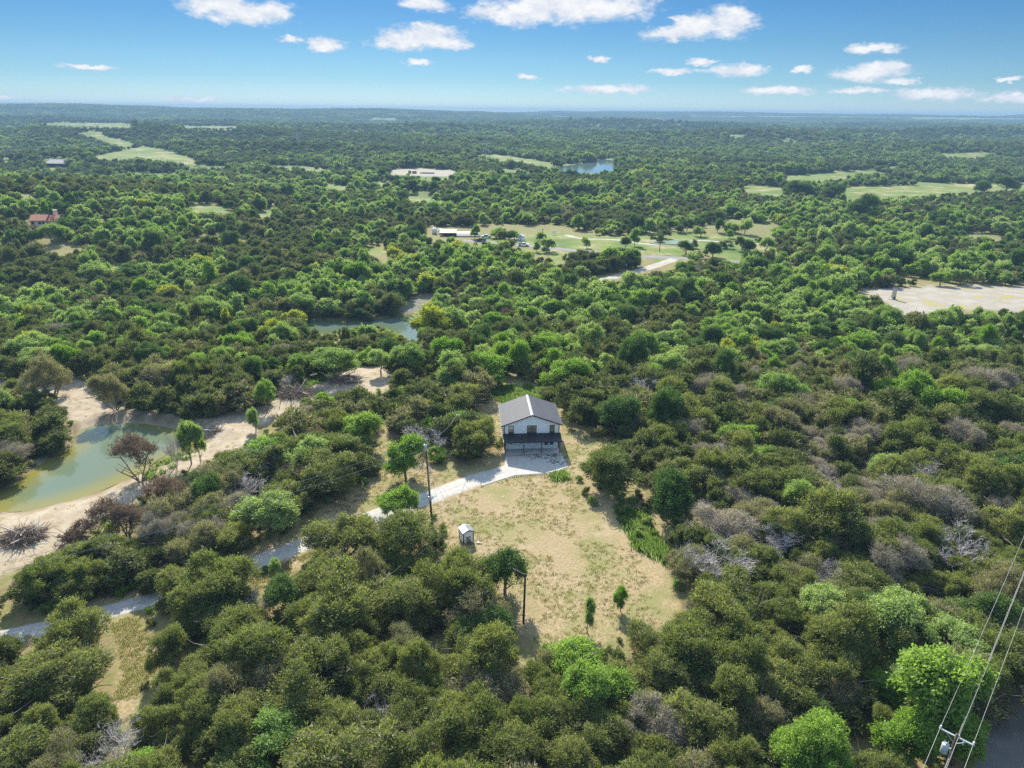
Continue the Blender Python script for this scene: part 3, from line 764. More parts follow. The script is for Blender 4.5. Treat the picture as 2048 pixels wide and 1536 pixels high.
# ------------------------------------------------------------------ the white metal house
HA = R(4.65)
_b = plane_pt(1008.6, 899.3)
HX, HY = float(_b[0]), float(_b[1])
HW, HD, EAVE, PEAK = 10.0, 9.1, 5.0, 6.85
def build_house():
    g = empty('metal_house', (HX, HY, 0.0), HA)
    tag(g, 'two-storey white metal house with grey gable roof and dark porch roof', 'house')
    MB().box(-0.05, HW + 0.05, -0.05, HD + 0.05, -0.3, 0.12).build('foundation', M['concrete'], g)
    MB().box(-0.15, HW + 0.05, -2.15, -0.052, -0.3, 0.10).build('porch_slab', M['concrete'], g)
    # gabled body
    m_ = MB()
    fr = [(0, 0, 0.12), (HW, 0, 0.12), (HW, 0, EAVE), (HW / 2, 0, PEAK), (0, 0, EAVE)]
    bk = [(x, HD, z) for x, y, z in fr]
    m_.poly(fr); m_.poly(bk[::-1])
    for i in range(5):
        j = (i + 1) % 5
        m_.poly([fr[j], fr[i], bk[i], bk[j]])
    wall = m_.build('wall', M['white_metal'], g)
    # raised ribs of the sheet cladding
    rb = MB()
    gz = lambda x: EAVE + (PEAK - EAVE) * (1 - abs(x - HW / 2) / (HW / 2)) - 0.03
    opens = [(0.66, 1.80, 3.2, 4.9), (4.02, 5.96, 3.2, 4.9), (8.16, 9.28, 3.2, 4.9), (0.74, 1.76, 0, 2.2), (7.16, 9.24, 0.5, 2.2)]
    x = 0.2
    while x < HW - 0.1:
        cuts = sorted([(a[2], a[3]) for a in opens if a[0] < x < a[1]])
        z = 0.12
        for c0, c1 in cuts:
            if c0 > z: rb.box(x - 0.022, x + 0.022, -0.028, -0.001, z, c0)
            z = c1
        rb.box(x - 0.022, x + 0.022, -0.028, -0.001, z, gz(x))
        rb.box(x - 0.022, x + 0.022, HD + 0.001, HD + 0.028, 0.12, gz(x))
        x += 0.30
    y = 0.2
    while y < HD - 0.1:
        rb.box(-0.028, -0.001, y - 0.022, y + 0.022, 0.12, EAVE - 0.02); rb.box(HW + 0.001, HW + 0.028, y - 0.022, y + 0.022, 0.12, EAVE - 0.02)
        y += 0.30
    tag(rb.build('cladding_ribs', M['white_metal'], g), kind='stuff')
    # roof: two slopes with standing ribs, ridge cap, black rake and eave trim
    ox, oy, th = 0.55, 0.30, 0.06
    s = (PEAK - EAVE) / (HW / 2)
    for sg in (-1, 1):
        xe = HW / 2 + sg * (HW / 2 + ox); ze = EAVE - s * ox
        up = 0.035
        m_ = MB()
        p = [(xe, -oy, ze + up), (HW / 2, -oy, PEAK + up), (HW / 2, HD + oy, PEAK + up), (xe, HD + oy, ze + up)]
        if sg > 0: p = p[::-1]
        m_.hexa(p + [(a, b, c + th) for a, b, c in p])
        sl = m_.build('roof_slope', M['grey_roof'], g)
        rr = MB()
        y = -oy + 0.12
        while y < HD + oy:
            a0 = Vector((xe, y, ze + up + th + 0.012)); a1 = Vector((HW / 2 + sg * 0.16, y, PEAK - s * 0.16 + up + th + 0.012))
            rr.bar(a0, a1, 0.08, 0.05)
            y += 0.42
        tag(rr.build('roof_ribs', M['grey_roof'], sl), kind='stuff')
        MB().bar((xe + sg * 0.012, -oy, ze + 0.03), (xe + sg * 0.012, HD + oy, ze + 0.03), 0.05, 0.16).build('gutter', M['black_trim'], g)
        for yy in (-oy - 0.022, HD + oy + 0.022):
            MB().bar((xe, yy, ze + 0.02), (HW / 2, yy, PEAK + 0.02), 0.04, 0.20).build('rake_trim', M['black_trim'], g)
    m_ = MB()
    for sg in (-1, 1):
        p = [(HW / 2 + sg * 0.24, -oy - 0.03, PEAK - s * 0.24 + 0.12), (HW / 2, -oy - 0.03, PEAK + 0.13), (HW / 2, HD + oy + 0.03, PEAK + 0.13), (HW / 2 + sg * 0.24, HD + oy + 0.03, PEAK - s * 0.24 + 0.12)]
        if sg > 0: p = p[::-1]
        m_.hexa(p + [(a, b, c + 0.035) for a, b, c in p])
    m_.build('ridge_cap', M['ridge_metal'], g)
    for cx in (0, HW):
        for cyy in (0, HD):
            MB().box(cx - 0.07, cx + 0.07, cyy - 0.07, cyy + 0.07, 0.12, EAVE - 0.06).build('corner_trim', M['black_trim'], g)
    # upper and lower windows
    def window(x0, x1, z0, z1, glass, frame, y=-0.0):
        f = MB()
        t = 0.075
        for b in ((x0, x1, z0, z0 + t), (x0, x1, z1 - t, z1), (x0, x0 + t, z0 + t, z1 - t), (x1 - t, x1, z0 + t, z1 - t)):
            f.box(b[0], b[1], -0.075, 0.02, b[2], b[3])
        w = f.build('window', frame, g)
        zm = (z0 + z1) / 2
        MB().box(x0 + t, x1 - t, -0.060, 0.02, zm - 0.03, zm + 0.03).build('meeting_rail', frame, w)
        for a, b in ((z0 + t, zm - 0.03), (zm + 0.03, z1 - t)):
            MB().box(x0 + t, x1 - t, -0.045, 0.01, a, b).build('pane', glass if not isinstance(glass, tuple) else glass[0 if a < zm - 0.1 else 1], w)
        MB().box(x0 - 0.03, x1 + 0.03, -0.10, -0.005, z0 - 0.06, z0 - 0.003).build('window_sill', frame, w)
    window(0.76, 1.70, 3.34, 4.76, (M['glass_warm'], M['glass_lit_pale']), M['black_trim'])  # light seen in this window is put into its pane colours
    window(4.13, 4.96, 3.34, 4.76, M['glass_warm'], M['black_trim'])
    window(5.03, 5.86, 3.34, 4.76, M['glass_warm'], M['black_trim'])
    window(8.26, 9.16, 3.34, 4.76, M['glass_warm'], M['black_trim'])
    window(7.26, 8.11, 0.72, 2.12, M['glass'], M['white_trim'])
    window(8.27, 9.12, 0.72, 2.12, M['glass'], M['white_trim'])
    # door with a half light
    d = MB().box(0.80, 1.58, -0.05, 0.02, 0.13, 2.12).build('door', M['white_trim'], g)
    MB().box(0.94, 1.44, -0.062, -0.03, 1.12, 1.98).build('door_pane', M['glass'], d)
    MB().box(1.47, 1.53, -0.09, -0.052, 1.0, 1.12).build('handle', M['black_trim'], d)
    f = MB()
    f.box(0.72, 0.797, -0.07, 0.02, 0.13, 2.2); f.box(1.583, 1.66, -0.07, 0.02, 0.13, 2.2); f.box(0.797, 1.583, -0.07, 0.02, 2.123, 2.2)
    f.build('door_frame', M['white_trim'], g)
    MB().box(1.70, 1.80, -0.14, -0.03, 1.55, 1.85).build('porch_lamp', M['black_trim'], g)
    for xx in (0.40, 4.75, 9.45):
        MB().box(xx - 0.06, xx + 0.06, -0.075, -0.03, 0.45, 0.58).build('outlet', M['grey_metal'], g)
    # porch roof on four cedar posts
    z0, z1, yf = 2.50, 3.16, -2.30
    p = [(-0.30, yf, z0), (HW + 0.30, yf, z0), (HW + 0.30, -0.032, z1), (-0.30, -0.032, z1)]
    pr = MB().hexa(p + [(a, b, c + 0.06) for a, b, c in p]).build('porch_roof', M['dark_roof'], g)
    rr = MB(); x = -0.25
    while x < HW + 0.3:
        rr.bar((x, yf, z0 + 0.075), (x, -0.04, z1 + 0.075), 0.05, 0.03); x += 0.30
    tag(rr.build('roof_ribs', M['dark_roof'], pr), kind='stuff')
    MB().box(-0.30, HW + 0.30, yf - 0.03, yf - 0.002, z0 - 0.12, z0 + 0.06).build('fascia', M['black_trim'], g)
    MB().box(-0.33, -0.303, yf, -0.04, z0 - 0.05, z0 + 0.05).build('side_trim', M['white_trim'], g)
    MB().box(0.02, HW - 0.02, -2.02, -1.88, z0 - 0.20, z0 - 0.02).build('porch_beam', M['cedar'], g)
    for xx in (0.08, 3.42, 6.63, HW - 0.06):
        MB().box(xx - 0.085, xx + 0.085, -2.05, -1.88, 0.10, z0 - 0.203).build('post', M['cedar'], g)
    return g
build_house()

# ------------------------------------------------------------------ the small shed
def build_shed():
    FL, FR_, BL = [plane_pt(*q) for q in ((927.2, 1087.5), (946.8, 1082.4), (915.6, 1076.2))]
    FL[2] = hz(FL[0], FL[1])
    ax = FR_[:2] - FL[:2]; w = float(np.linalg.norm(ax)); a = math.atan2(ax[1], ax[0])
    dp = float(np.linalg.norm(BL[:2] - FL[:2])) * 0.98
    g = empty('garden_shed', (FL[0], FL[1], FL[2]), a)
    tag(g, 'tiny white metal shed with dark corner trim standing in the dry yard', 'shed')
    E_, P_ = 1.75, 2.08
    m_ = MB()
    fr = [(0, 0, 0), (w, 0, 0), (w, 0, E_), (w / 2, 0, P_), (0, 0, E_)]
    bk = [(x, dp, z) for x, y, z in fr]
    m_.poly(fr); m_.poly(bk[::-1])
    for i in range(5):
        j = (i + 1) % 5
        m_.poly([fr[j], fr[i], bk[i], bk[j]])
    m_.build('wall', M['white_metal'], g)
    rb = MB(); x = 0.12
    while x < w - 0.05:
        rb.box(x - 0.02, x + 0.02, -0.025, -0.001, 0, E_ - 0.02); x += 0.22
    y = 0.12
    while y < dp - 0.05:
        rb.box(-0.025, -0.001, y - 0.02, y + 0.02, 0, E_ - 0.02); rb.box(w + 0.001, w + 0.025, y - 0.02, y + 0.02, 0, E_ - 0.02); y += 0.22
    tag(rb.build('cladding_ribs', M['white_metal'], g), kind='stuff')
    for cx in (0, w):
        for cyy in (0, dp):
            MB().box(cx - 0.055, cx + 0.055, cyy - 0.055, cyy + 0.055, 0, E_ - 0.02).build('corner_trim', M['black_trim'], g)
    s = (P_ - E_) / (w / 2)
    for sg in (-1, 1):
        xe = w / 2 + sg * (w / 2 + 0.12); ze = E_ - s * 0.12
        p = [(xe, -0.12, ze + 0.02), (w / 2, -0.12, P_ + 0.02), (w / 2, dp + 0.12, P_ + 0.02), (xe, dp + 0.12, ze + 0.02)]
        if sg > 0: p = p[::-1]
        sl = MB().hexa(p + [(a_, b_, c_ + 0.04) for a_, b_, c_ in p]).build('roof_slope', M['shed_roof_glint'] if sg < 0 else M['shed_roof'], g)  # left slope whiter than the right: painted sun glint
        rr = MB(); y = -0.02
        while y < dp + 0.1:
            rr.bar((xe, y, ze + 0.075), (w / 2 + sg * 0.02, y, P_ + 0.075), 0.06, 0.05); y += 0.36
        rr.build('roof_rib', M['shed_roof_glint'] if sg < 0 else M['black_trim'], sl)
        MB().bar((xe, -0.14, ze), (w / 2, -0.14, P_), 0.035, 0.10).build('rake_trim', M['black_trim'], g)
    d = MB().box(0.30, 1.02, -0.055, -0.027, 0.05, 1.62).build('door', M['white_trim'], g)
    MB().box(0.92, 0.97, -0.09, -0.057, 0.8, 0.95).build('handle', M['black_trim'], d)
    # a brown slatted pallet leaning on the front
    c, sn = math.cos(a), math.sin(a)
    lx, ly = 0.72, -0.42
    q = empty('wooden_pallet', (FL[0] + lx * c - ly * sn, FL[1] + lx * sn + ly * c, FL[2]), a)
    tag(q, 'brown slatted wooden pallet leaning on the front of the tiny shed', 'pallet')
    for k in range(5):
        z = 0.08 + k * 0.22; y = 0.3 * z / 1.05
        MB().hexa([(-0.28, y - 0.03, z), (0.28, y - 0.03, z), (0.28, y, z), (-0.28, y, z), (-0.28, y + 0.01, z + 0.13), (0.28, y + 0.01, z + 0.13), (0.28, y + 0.04, z + 0.13), (-0.28, y + 0.04, z + 0.13)]).build('slat', M['cedar'], q)
    for xx in (-0.25, 0.25):
        MB().bar((xx, 0.03, 0.0), (xx, 0.36, 1.08), 0.05).build('rail', M['cedar'], q)
    return FL
SHED = build_shed()

# ------------------------------------------------------------------ poles and wires
def sag_wire(name, a, b, sag, rad, mat, label, group=None, n=18):
    a = Vector(a); b = Vector(b)
    pts = [a.lerp(b, i / n) - Vector((0, 0, sag * 4 * (i / n) * (1 - i / n))) for i in range(n + 1)]
    o = MB().tube(pts, rad, 4).build(name, mat)
    return tag(o, label, 'wire', group)

def pole_pts(base, top, r0, r1):
    return [tuple(Vector(base).lerp(Vector(top), t)) for t in (-0.04, 0.25, 0.5, 0.75, 1.0)], [r0 + (r1 - r0) * t for t in (0, 0.25, 0.5, 0.75, 1.0)]

def local(root, p):
    return tuple(Vector(p) - root.location)

# service pole beside the driveway, with its transformer
PA = at(863, 1030); hA = tall(PA, 882)
vtop = plane_pt(850.5, 882, PA[2] + hA)
TA = np.array([vtop[0], vtop[1], PA[2] + hA])
g = empty('utility_pole', PA)
tag(g, 'tall brown utility pole with grey transformer standing beside the driveway', 'utility pole')
p, r = pole_pts((0, 0, 0), TA - PA, 0.17, 0.11)
MB().tube(p, r, 10).build('pole', M['pole_wood'], g, True)
lt = Vector(TA - PA)
MB().tube([lt + Vector((0.05, -0.38, -1.35)), lt + Vector((0.05, -0.38, -1.30)), lt + Vector((0.05, -0.38, -0.45)), lt + Vector((0.05, -0.38, -0.38))], [0.2, 0.27, 0.27, 0.18], 14).build('transformer', M['grey_metal'], g, True)
MB().bar(lt + Vector((0, -0.05, -0.85)), lt + Vector((0.05, -0.38, -0.85)), 0.10).build('bracket', M['grey_metal'], g)
MB().tube([lt + Vector((0.05, -0.38, -0.38)), lt + Vector((0.05, -0.38, -0.05))], [0.06, 0.04], 8).build('bushing', M['insulator'], g, True)
MB().tube([lt, lt + Vector((0, 0, 0.28))], [0.06, 0.05], 8).build('insulator', M['insulator'], g, True)
mb = Vector(TA - PA) * (3.1 / hA)
bx_ = MB().box(mb.x - 0.2, mb.x + 0.2, mb.y - 0.36, mb.y - 0.17, mb.z - 0.3, mb.z + 0.3).build('meter_box', M['grey_metal'], g)
MB().tube([mb + Vector((0.1, -0.2, 0.3)), Vector(TA - PA) * 0.62 + Vector((0.06, -0.17, 0))], 0.035, 6).build('conduit', M['grey_metal'], g)
GA = at(888, 1052)
MB().tube([Vector(TA - PA) * 0.80, Vector(GA - PA)], 0.018, 4).build('guy_wire', M['wire'], g)

# thin dark pole half hidden behind the juniper
PC = at(920, 905); hC = tall(PC, 827)
TC = PC + np.array([-0.25, 0, hC])
g = empty('service_pole', PC)
tag(g, 'thin dark pole between the driveway pole and the juniper by the house', 'utility pole')
p, r = pole_pts((0, 0, 0), TC - PC, 0.12, 0.08)
MB().tube(p, r, 8).build('pole', M['pole_dark'], g, True)
MB().bar(Vector(TC - PC) + Vector((-0.25, 0, -0.25)), Vector(TC - PC) + Vector((0.25, 0, -0.25)), 0.08).build('bracket', M['grey_metal'], g)

# black pole in the yard
PB = at(1047, 1246); hB = tall(PB, 1149)
TB = PB + np.array([0.1, 0, hB])
g = empty('yard_pole', PB)
tag(g, 'black bare pole standing in the shade at the bottom of the dry yard', 'utility pole')
p, r = pole_pts((0, 0, 0), TB - PB, 0.15, 0.12)
MB().tube(p, r, 10).build('pole', M['pole_dark'], g, True)
MB().tube([Vector(TB - PB), Vector(TB - PB) + Vector((0, 0, 0.06))], [0.13, 0.08], 10).build('cap', M['pole_dark'], g)

sag_wire('service_wire', TA + [0, 0, 0.15], TC, 1.1, 0.026, M['wire'], 'pale sagging wire from the transformer pole to the thin dark pole')
sag_wire('service_wire', TC, np.array([HX - 0.1, HY + 7.5, 4.6]), 0.7, 0.03, M['wire'], 'wire from the thin dark pole to the white house')
e1 = plane_pt(955, 1098, PB[2] + 5.4)
sag_wire('yard_wire', TB, plane_pt(925, 1064, 4.2), 0.5, 0.020, M['wire'], 'pale wire passing over the tiny shed to the black yard pole')
sag_wire('yard_wire', plane_pt(925, 1064, 4.2), TA - np.array([0, 0, 3.0]), 0.6, 0.02, M['wire'], 'thin wire from the shed up to the transformer pole')
wl = plane_pt(284, 1033, 10.0)
d_ = (wl - TA); far_l = TA + d_ * 1.9
for k, (dx, dz) in enumerate(((0.0, 0.1), (0.9, -1.2))):
    sag_wire('power_wire', TA + [0, 0, dz], far_l + [dx, dx, dz], 1.6, 0.022, M['wire'], ['upper', 'lower'][k] + ' thin wire running off over the brown trees by the pond')

# power pole at the lower right, with crossarm, transformers and insulators
PT = plane_pt(1912, 1476, 10.0)
PRB = np.array([PT[0], PT[1], hz(PT[0], PT[1])])
far_r = plane_pt(2052, 1128, 9.6)
wd = Vector((far_r[0] - PT[0], far_r[1] - PT[1], 0)).normalized()
ca_ = Vector((-wd.y, wd.x, 0))
g = empty('power_pole', PRB)
tag(g, 'wooden power pole with steel crossarm and transformers above the bottom edge', 'utility pole')
tz = 10.0 - PRB[2]
p, r = pole_pts((0, 0, 0), (0, 0, tz + 0.4), 0.18, 0.12)
MB().tube(p, r, 10).build('pole', M['pole_wood'], g, True)
MB().bar(ca_ * 1.3 + Vector((0, 0, tz)) + wd * 0.16, ca_ * -1.3 + Vector((0, 0, tz)) + wd * 0.16, 0.10, 0.12).build('crossarm', M['grey_metal'], g)
for s_ in (1, -1):
    MB().bar(ca_ * 0.75 * s_ + Vector((0, 0, tz - 0.06)) + wd * 0.16, Vector((0, 0, tz - 0.75)) + wd * 0.14, 0.04).build('brace', M['grey_metal'], g)
ins = [ca_ * 1.2, ca_ * -0.15 + wd * -0.1, ca_ * -1.2]
for q in ins:
    b0 = q + Vector((0, 0, tz + 0.06)) + wd * 0.16
    MB().tube([b0, b0 + Vector((0, 0, 0.08)), b0 + Vector((0, 0, 0.16)), b0 + Vector((0, 0, 0.26)), b0 + Vector((0, 0, 0.3))], [0.05, 0.10, 0.06, 0.09, 0.04], 10).build('insulator', M['insulator'], g, True)
b0 = ca_ * 0.5 + wd * -0.35 + Vector((0, 0, tz - 1.75))
tr_ = MB().tube([b0, b0 + Vector((0, 0, 0.06)), b0 + Vector((0, 0, 0.95)), b0 + Vector((0, 0, 1.02))], [0.22, 0.28, 0.28, 0.2], 14).build('transformer', M['grey_metal'], g, True)
for k in range(3):
    c0 = b0 + Vector((0.14 * math.cos(k * 2.1), 0.14 * math.sin(k * 2.1), 1.0))
    MB().tube([c0, c0 + Vector((0, 0, 0.28))], [0.05, 0.03], 8).build('bushing', M['insulator'], tr_, True)
MB().bar(b0 + Vector((0, 0, 0.55)), Vector((0, 0, tz - 1.2)), 0.09).build('bracket', M['grey_metal'], g)
b0 = ca_ * -0.55 + wd * 0.18 + Vector((0, 0, tz - 0.55))
MB().tube([b0, b0 + Vector((0, 0, 0.42))], [0.06, 0.05], 8).build('fuse_cutout', M['insulator'], g, True)
NM = ['nearest the top of the photo', 'in the middle of the four', 'on the outer side']
for k, q in enumerate(ins):
    a_ = PT + np.array(q + wd * 0.16) + [0, 0, 0.34]
    sag_wire('line_wire', a_, a_ + np.array(wd) * 62, 1.3, 0.017, M['wire'], 'power line wire beyond the crossarm pole, ' + ['strung on its upper end', 'strung beside the pole top', 'strung on its lower end'][k])
    sag_wire('line_wire', a_, a_ - np.array(wd) * 55, 1.2, 0.017, M['wire'], 'power line wire below the crossarm pole, ' + ['strung on its upper end', 'strung beside the pole top', 'strung on its lower end'][k])
a_ = PT + np.array([0, 0, -1.3])
sag_wire('line_wire', a_, a_ + np.array(wd) * 62, 1.4, 0.02, M['wire'], 'lowest wire beyond the crossarm pole')
sag_wire('line_wire', a_, a_ - np.array(wd) * 55, 1.2, 0.02, M['wire'], 'lowest wire below the crossarm pole')

# poles by the far road
for (bx, by, ty, lab) in ((1085, 481, 457, 'thin roadside pole in the far meadow beside the pale sign'), (1319, 503, 466, 'thin roadside pole in front of the far green pond'), (1555, 517, 492, 'thin roadside pole before the far trees at the end of the meadow')):
    b_ = at(bx, by); t_ = tall(b_, ty)
    g = empty('roadside_pole', b_)
    tag(g, lab, 'utility pole')
    MB().tube([(0, 0, -0.4), (0, 0, t_)], [0.2, 0.14], 6).build('pole', M['pole_wood'], g)
    MB().box(-0.9, 0.9, -0.08, 0.08, t_ - 0.6, t_ - 0.42).build('crossarm', M['grey_wood'], g)

# lattice towers of a far transmission line
def lattice(px, py, ty, lab):
    b_ = at(px, py); t_ = max(22.0, tall(b_, ty))
    g = empty('transmission_tower', b_)
    tag(g, lab, 'pylon')
    m_ = MB(); w0, w1 = 3.2, 0.6
    cs = [(-1, -1), (1, -1), (1, 1), (-1, 1)]
    lv = [0, 0.25, 0.45, 0.62, 0.78, 1.0]
    P = [[Vector((cx * (w0 + (w1 - w0) * l), cy_ * (w0 + (w1 - w0) * l), t_ * l)) for cx, cy_ in cs] for l in lv]
    for k in range(4):
        m_.bar(P[0][k], P[-1][k], 0.22)
        for i in range(len(lv) - 1):
            m_.bar(P[i][k], P[i + 1][(k + 1) % 4], 0.12); m_.bar(P[i][(k + 1) % 4], P[i + 1][k], 0.12)
    m_.build('lattice', M['grey_metal'], g)
    arms = []
    for z in (0.80, 0.90):
        MB().bar((-6, 0, t_ * z), (6, 0, t_ * z), 0.3).build('crossarm', M['grey_metal'], g)
        arms += [Vector(b_) + Vector((x, 0, t_ * z)) for x in (-6, 6)]
    return arms
T1 = lattice(597, 296, 262, 'far lattice pylon by the grass strip on the left hills')
T2 = lattice(974, 312, 286, 'far lattice pylon above the grass slope before the lake')
for k in range(4):
    sag_wire('pylon_wire', T1[k], T2[k], 9, 0.06, M['wire'], 'thin transmission wire strung between the two far pylons', 'wires between the far pylons', n=24)

# ------------------------------------------------------------------ far buildings and vehicles
def at_h(px, py):
    return at(px, py)

def gable_block(g, x0, x1, y0, y1, ze, zr, wall, roof, axis='x', over=0.4, wn='wall', rn='roof'):
    MB().box(x0, x1, y0, y1, -1.0, ze).build(wn, wall, g)
    m_ = MB()
    if axis == 'x':
        ym = (y0 + y1) / 2
        for s_ in (-1, 1):
            ye = ym + s_ * ((y1 - y0) / 2 + over); zl = ze - 0.1
            p = [(x0 - over, ye, zl), (x1 + over, ye, zl), (x1 + over, ym, zr), (x0 - over, ym, zr)]
            if s_ > 0: p = [p[1], p[0], p[3], p[2]]
            m_.hexa(p + [(a, b, c + 0.2) for a, b, c in p])
        m_.poly([(x0, y0, ze), (x0, ym, zr - 0.05), (x0, y1, ze)]); m_.poly([(x1, y1, ze), (x1, ym, zr - 0.05), (x1, y0, ze)])
    else:
        xm = (x0 + x1) / 2
        for s_ in (-1, 1):
            xe = xm + s_ * ((x1 - x0) / 2 + over); zl = ze - 0.1
            p = [(xe, y1 + over, zl), (xe, y0 - over, zl), (xm, y0 - over, zr), (xm, y1 + over, zr)]
            if s_ > 0: p = [p[1], p[0], p[3], p[2]]
            m_.hexa(p + [(a, b, c + 0.2) for a, b, c in p])
        m_.poly([(x0, y0, ze), (x1, y0, ze), (xm, y0, zr - 0.05)]); m_.poly([(x1, y1, ze), (x0, y1, ze), (xm, y1, zr - 0.05)])
    return m_.build(rn, roof, g)

# red tiled stone house on the left hill
b_ = at(60, 466)
g = empty('tiled_house', b_, R(8))
tag(g, 'tan two-storey house with red tiled roof and chimney on the wooded hill', 'house')
s_ = proj(*b_)[2] / F                                         # metres per photo pixel there
rf = gable_block(g, 4 * s_, 33 * s_, 0.0, 8.0, 24 * s_, 33 * s_, M['tan_stucco'], M['red_tile'])
gable_block(g, 34 * s_, 52 * s_, 1.5, 9.5, 22 * s_, 31 * s_, M['tan_stucco'], M['red_tile'], wn='wing_wall', rn='wing_roof')
MB().box(37 * s_, 43 * s_, 7.5, 8.8, 20 * s_, 40 * s_).build('chimney', M['tan_stucco'], g)
MB().box(36.2 * s_, 43.8 * s_, 7.3, 9.0, 40 * s_, 41 * s_).build('chimney_cap', M['pale_stone'], g)
pp = [(-8 * s_, -2.5, 11 * s_), (14 * s_, -2.5, 11 * s_), (14 * s_, -0.01, 15 * s_), (-8 * s_, -0.01, 15 * s_)]
MB().hexa(pp + [(a, b, c + 0.15) for a, b, c in pp]).build('porch_roof', M['red_tile'], g)
for xx in (-7, 2, 13):
    MB().box(xx * s_ - 0.12, xx * s_ + 0.12, -2.4, -2.15, -1, 11 * s_).build('porch_post', M['dark_wall'], g)
for xx, zz in ((7, 17), (20, 17), (27, 17)):
    w = MB().box(xx * s_, (xx + 4.5) * s_, -0.06, 0.02, zz * s_, (zz + 5) * s_).build('window', M['black_trim'], g)
    MB().box((xx + 0.5) * s_, (xx + 4) * s_, -0.09, -0.03, (zz + 0.5) * s_, (zz + 4.5) * s_).build('pane', M['glass'], w)
w = MB()
pts = [(16 * s_, -0.05, 1 * s_)] + [((18.5 - 2.5 * math.cos(t)) * s_, -0.05, (6.5 + 3 * math.sin(t)) * s_) for t in np.linspace(0, PI, 9)] + [(21 * s_, -0.05, 1 * s_)]
w.poly(pts[::-1] if False else pts).build('arched_door', M['dark_wall'], g)

# long white-roofed barn by the road
b_ = at(913, 474)
s_ = proj(*b_)[2] / F
g = empty('long_barn', b_, R(3))
tag(g, 'long barn with pale metal roof and arched dark end beside the road', 'barn')
m_ = MB()
x0, x1, yy = 0.0, 45 * s_, 11.0
prof = [(-0.3 + yy * t, 7 * s_ + 7.5 * s_ * math.sin(PI * (0.06 + 0.88 * t)) - 2) for t in np.linspace(0, 1, 11)]
for i in range(10):
    (ya, za), (yb, zb) = prof[i], prof[i + 1]
    p = [(x0, ya, za), (x1, ya, za), (x1, yb, zb), (x0, yb, zb)]
    m_.hexa(p + [(a, b, c + 0.15) for a, b, c in p])
m_.build('roof', M['barn_roof'], g)
MB().box(x0 + 0.2, x1 - 0.6, 0.5, yy - 0.8, -1, prof[0][1] - 0.02).build('wall', M['dark_wall'], g)
MB().poly([(x1 - 0.4, p_[0], p_[1]) for p_ in prof] + [(x1 - 0.4, prof[-1][0], -1), (x1 - 0.4, prof[0][0], -1)]).build('end_wall', M['dark_wall'], g)
pp = [(-34 * s_, 1.0, 7 * s_), (-0.1, 1.0, 7 * s_), (-0.1, 9.0, 10 * s_), (-34 * s_, 9.0, 10 * s_)]
MB().hexa(pp + [(a, b, c + 0.15) for a, b, c in pp]).build('lean_to_roof', M['barn_roof'], g)
for k in range(5):
    MB().box(-33 * s_ + k * 8 * s_, -33 * s_ + k * 8 * s_ + 0.25, 1.1, 1.35, -1, 7 * s_ - 0.02).build('post', M['dark_wall'], g)
MB().box(-30 * s_, -2 * s_, 6.5, 8.5, -1, 6.5 * s_).build('lean_to_wall', M['rust'], g)

def tank(px, py, w, h, lab):
    b_ = at(px, py); s_ = proj(*b_)[2] / F
    g = empty('water_tank', b_)
    tag(g, lab, 'tank')
    w *= s_; h *= s_
    MB().tube([(0, 0, -0.3), (0, 0, h * 0.75), (0, 0, h * 0.95), (0, 0, h)], [w / 2, w / 2, w * 0.3, w * 0.08], 16).build('shell', M['car_white'], g, True)
    MB().tube([(0, 0, h * 0.98), (0, 0, h * 1.06)], w * 0.1, 8).build('lid', M['grey_metal'], g)
tank(869, 468, 10, 12, 'white upright tank standing at the far end of the barn')
b_ = at(881, 467)
g = empty('travel_trailer', b_, R(10)); tag(g, 'rounded white trailer parked between the tank and the barn', 'trailer')
bm = bmesh.new(); bmesh.ops.create_cube(bm, size=1.0, matrix=Matrix.Translation((0, 0, 1.5)) @ Matrix.Diagonal((3.0, 2.2, 2.2, 1)))
bmesh.ops.bevel(bm, geom=bm.edges[:], offset=0.5, segments=3, affect='EDGES')
me = bpy.data.meshes.new('body'); bm.to_mesh(me); bm.free(); link('body', me, g, M['car_white'])
for xx in (-0.3, 0.4):
    for yy_ in (-1.05, 1.05):
        MB().tube([(xx, yy_ - 0.12, 0.35), (xx, yy_ + 0.12, 0.35)], 0.35, 12).build('wheel', M['tyre'], g)
MB().box(-0.7, 0.5, -1.12, -1.08, 1.6, 2.1).build('window', M['glass'], g)

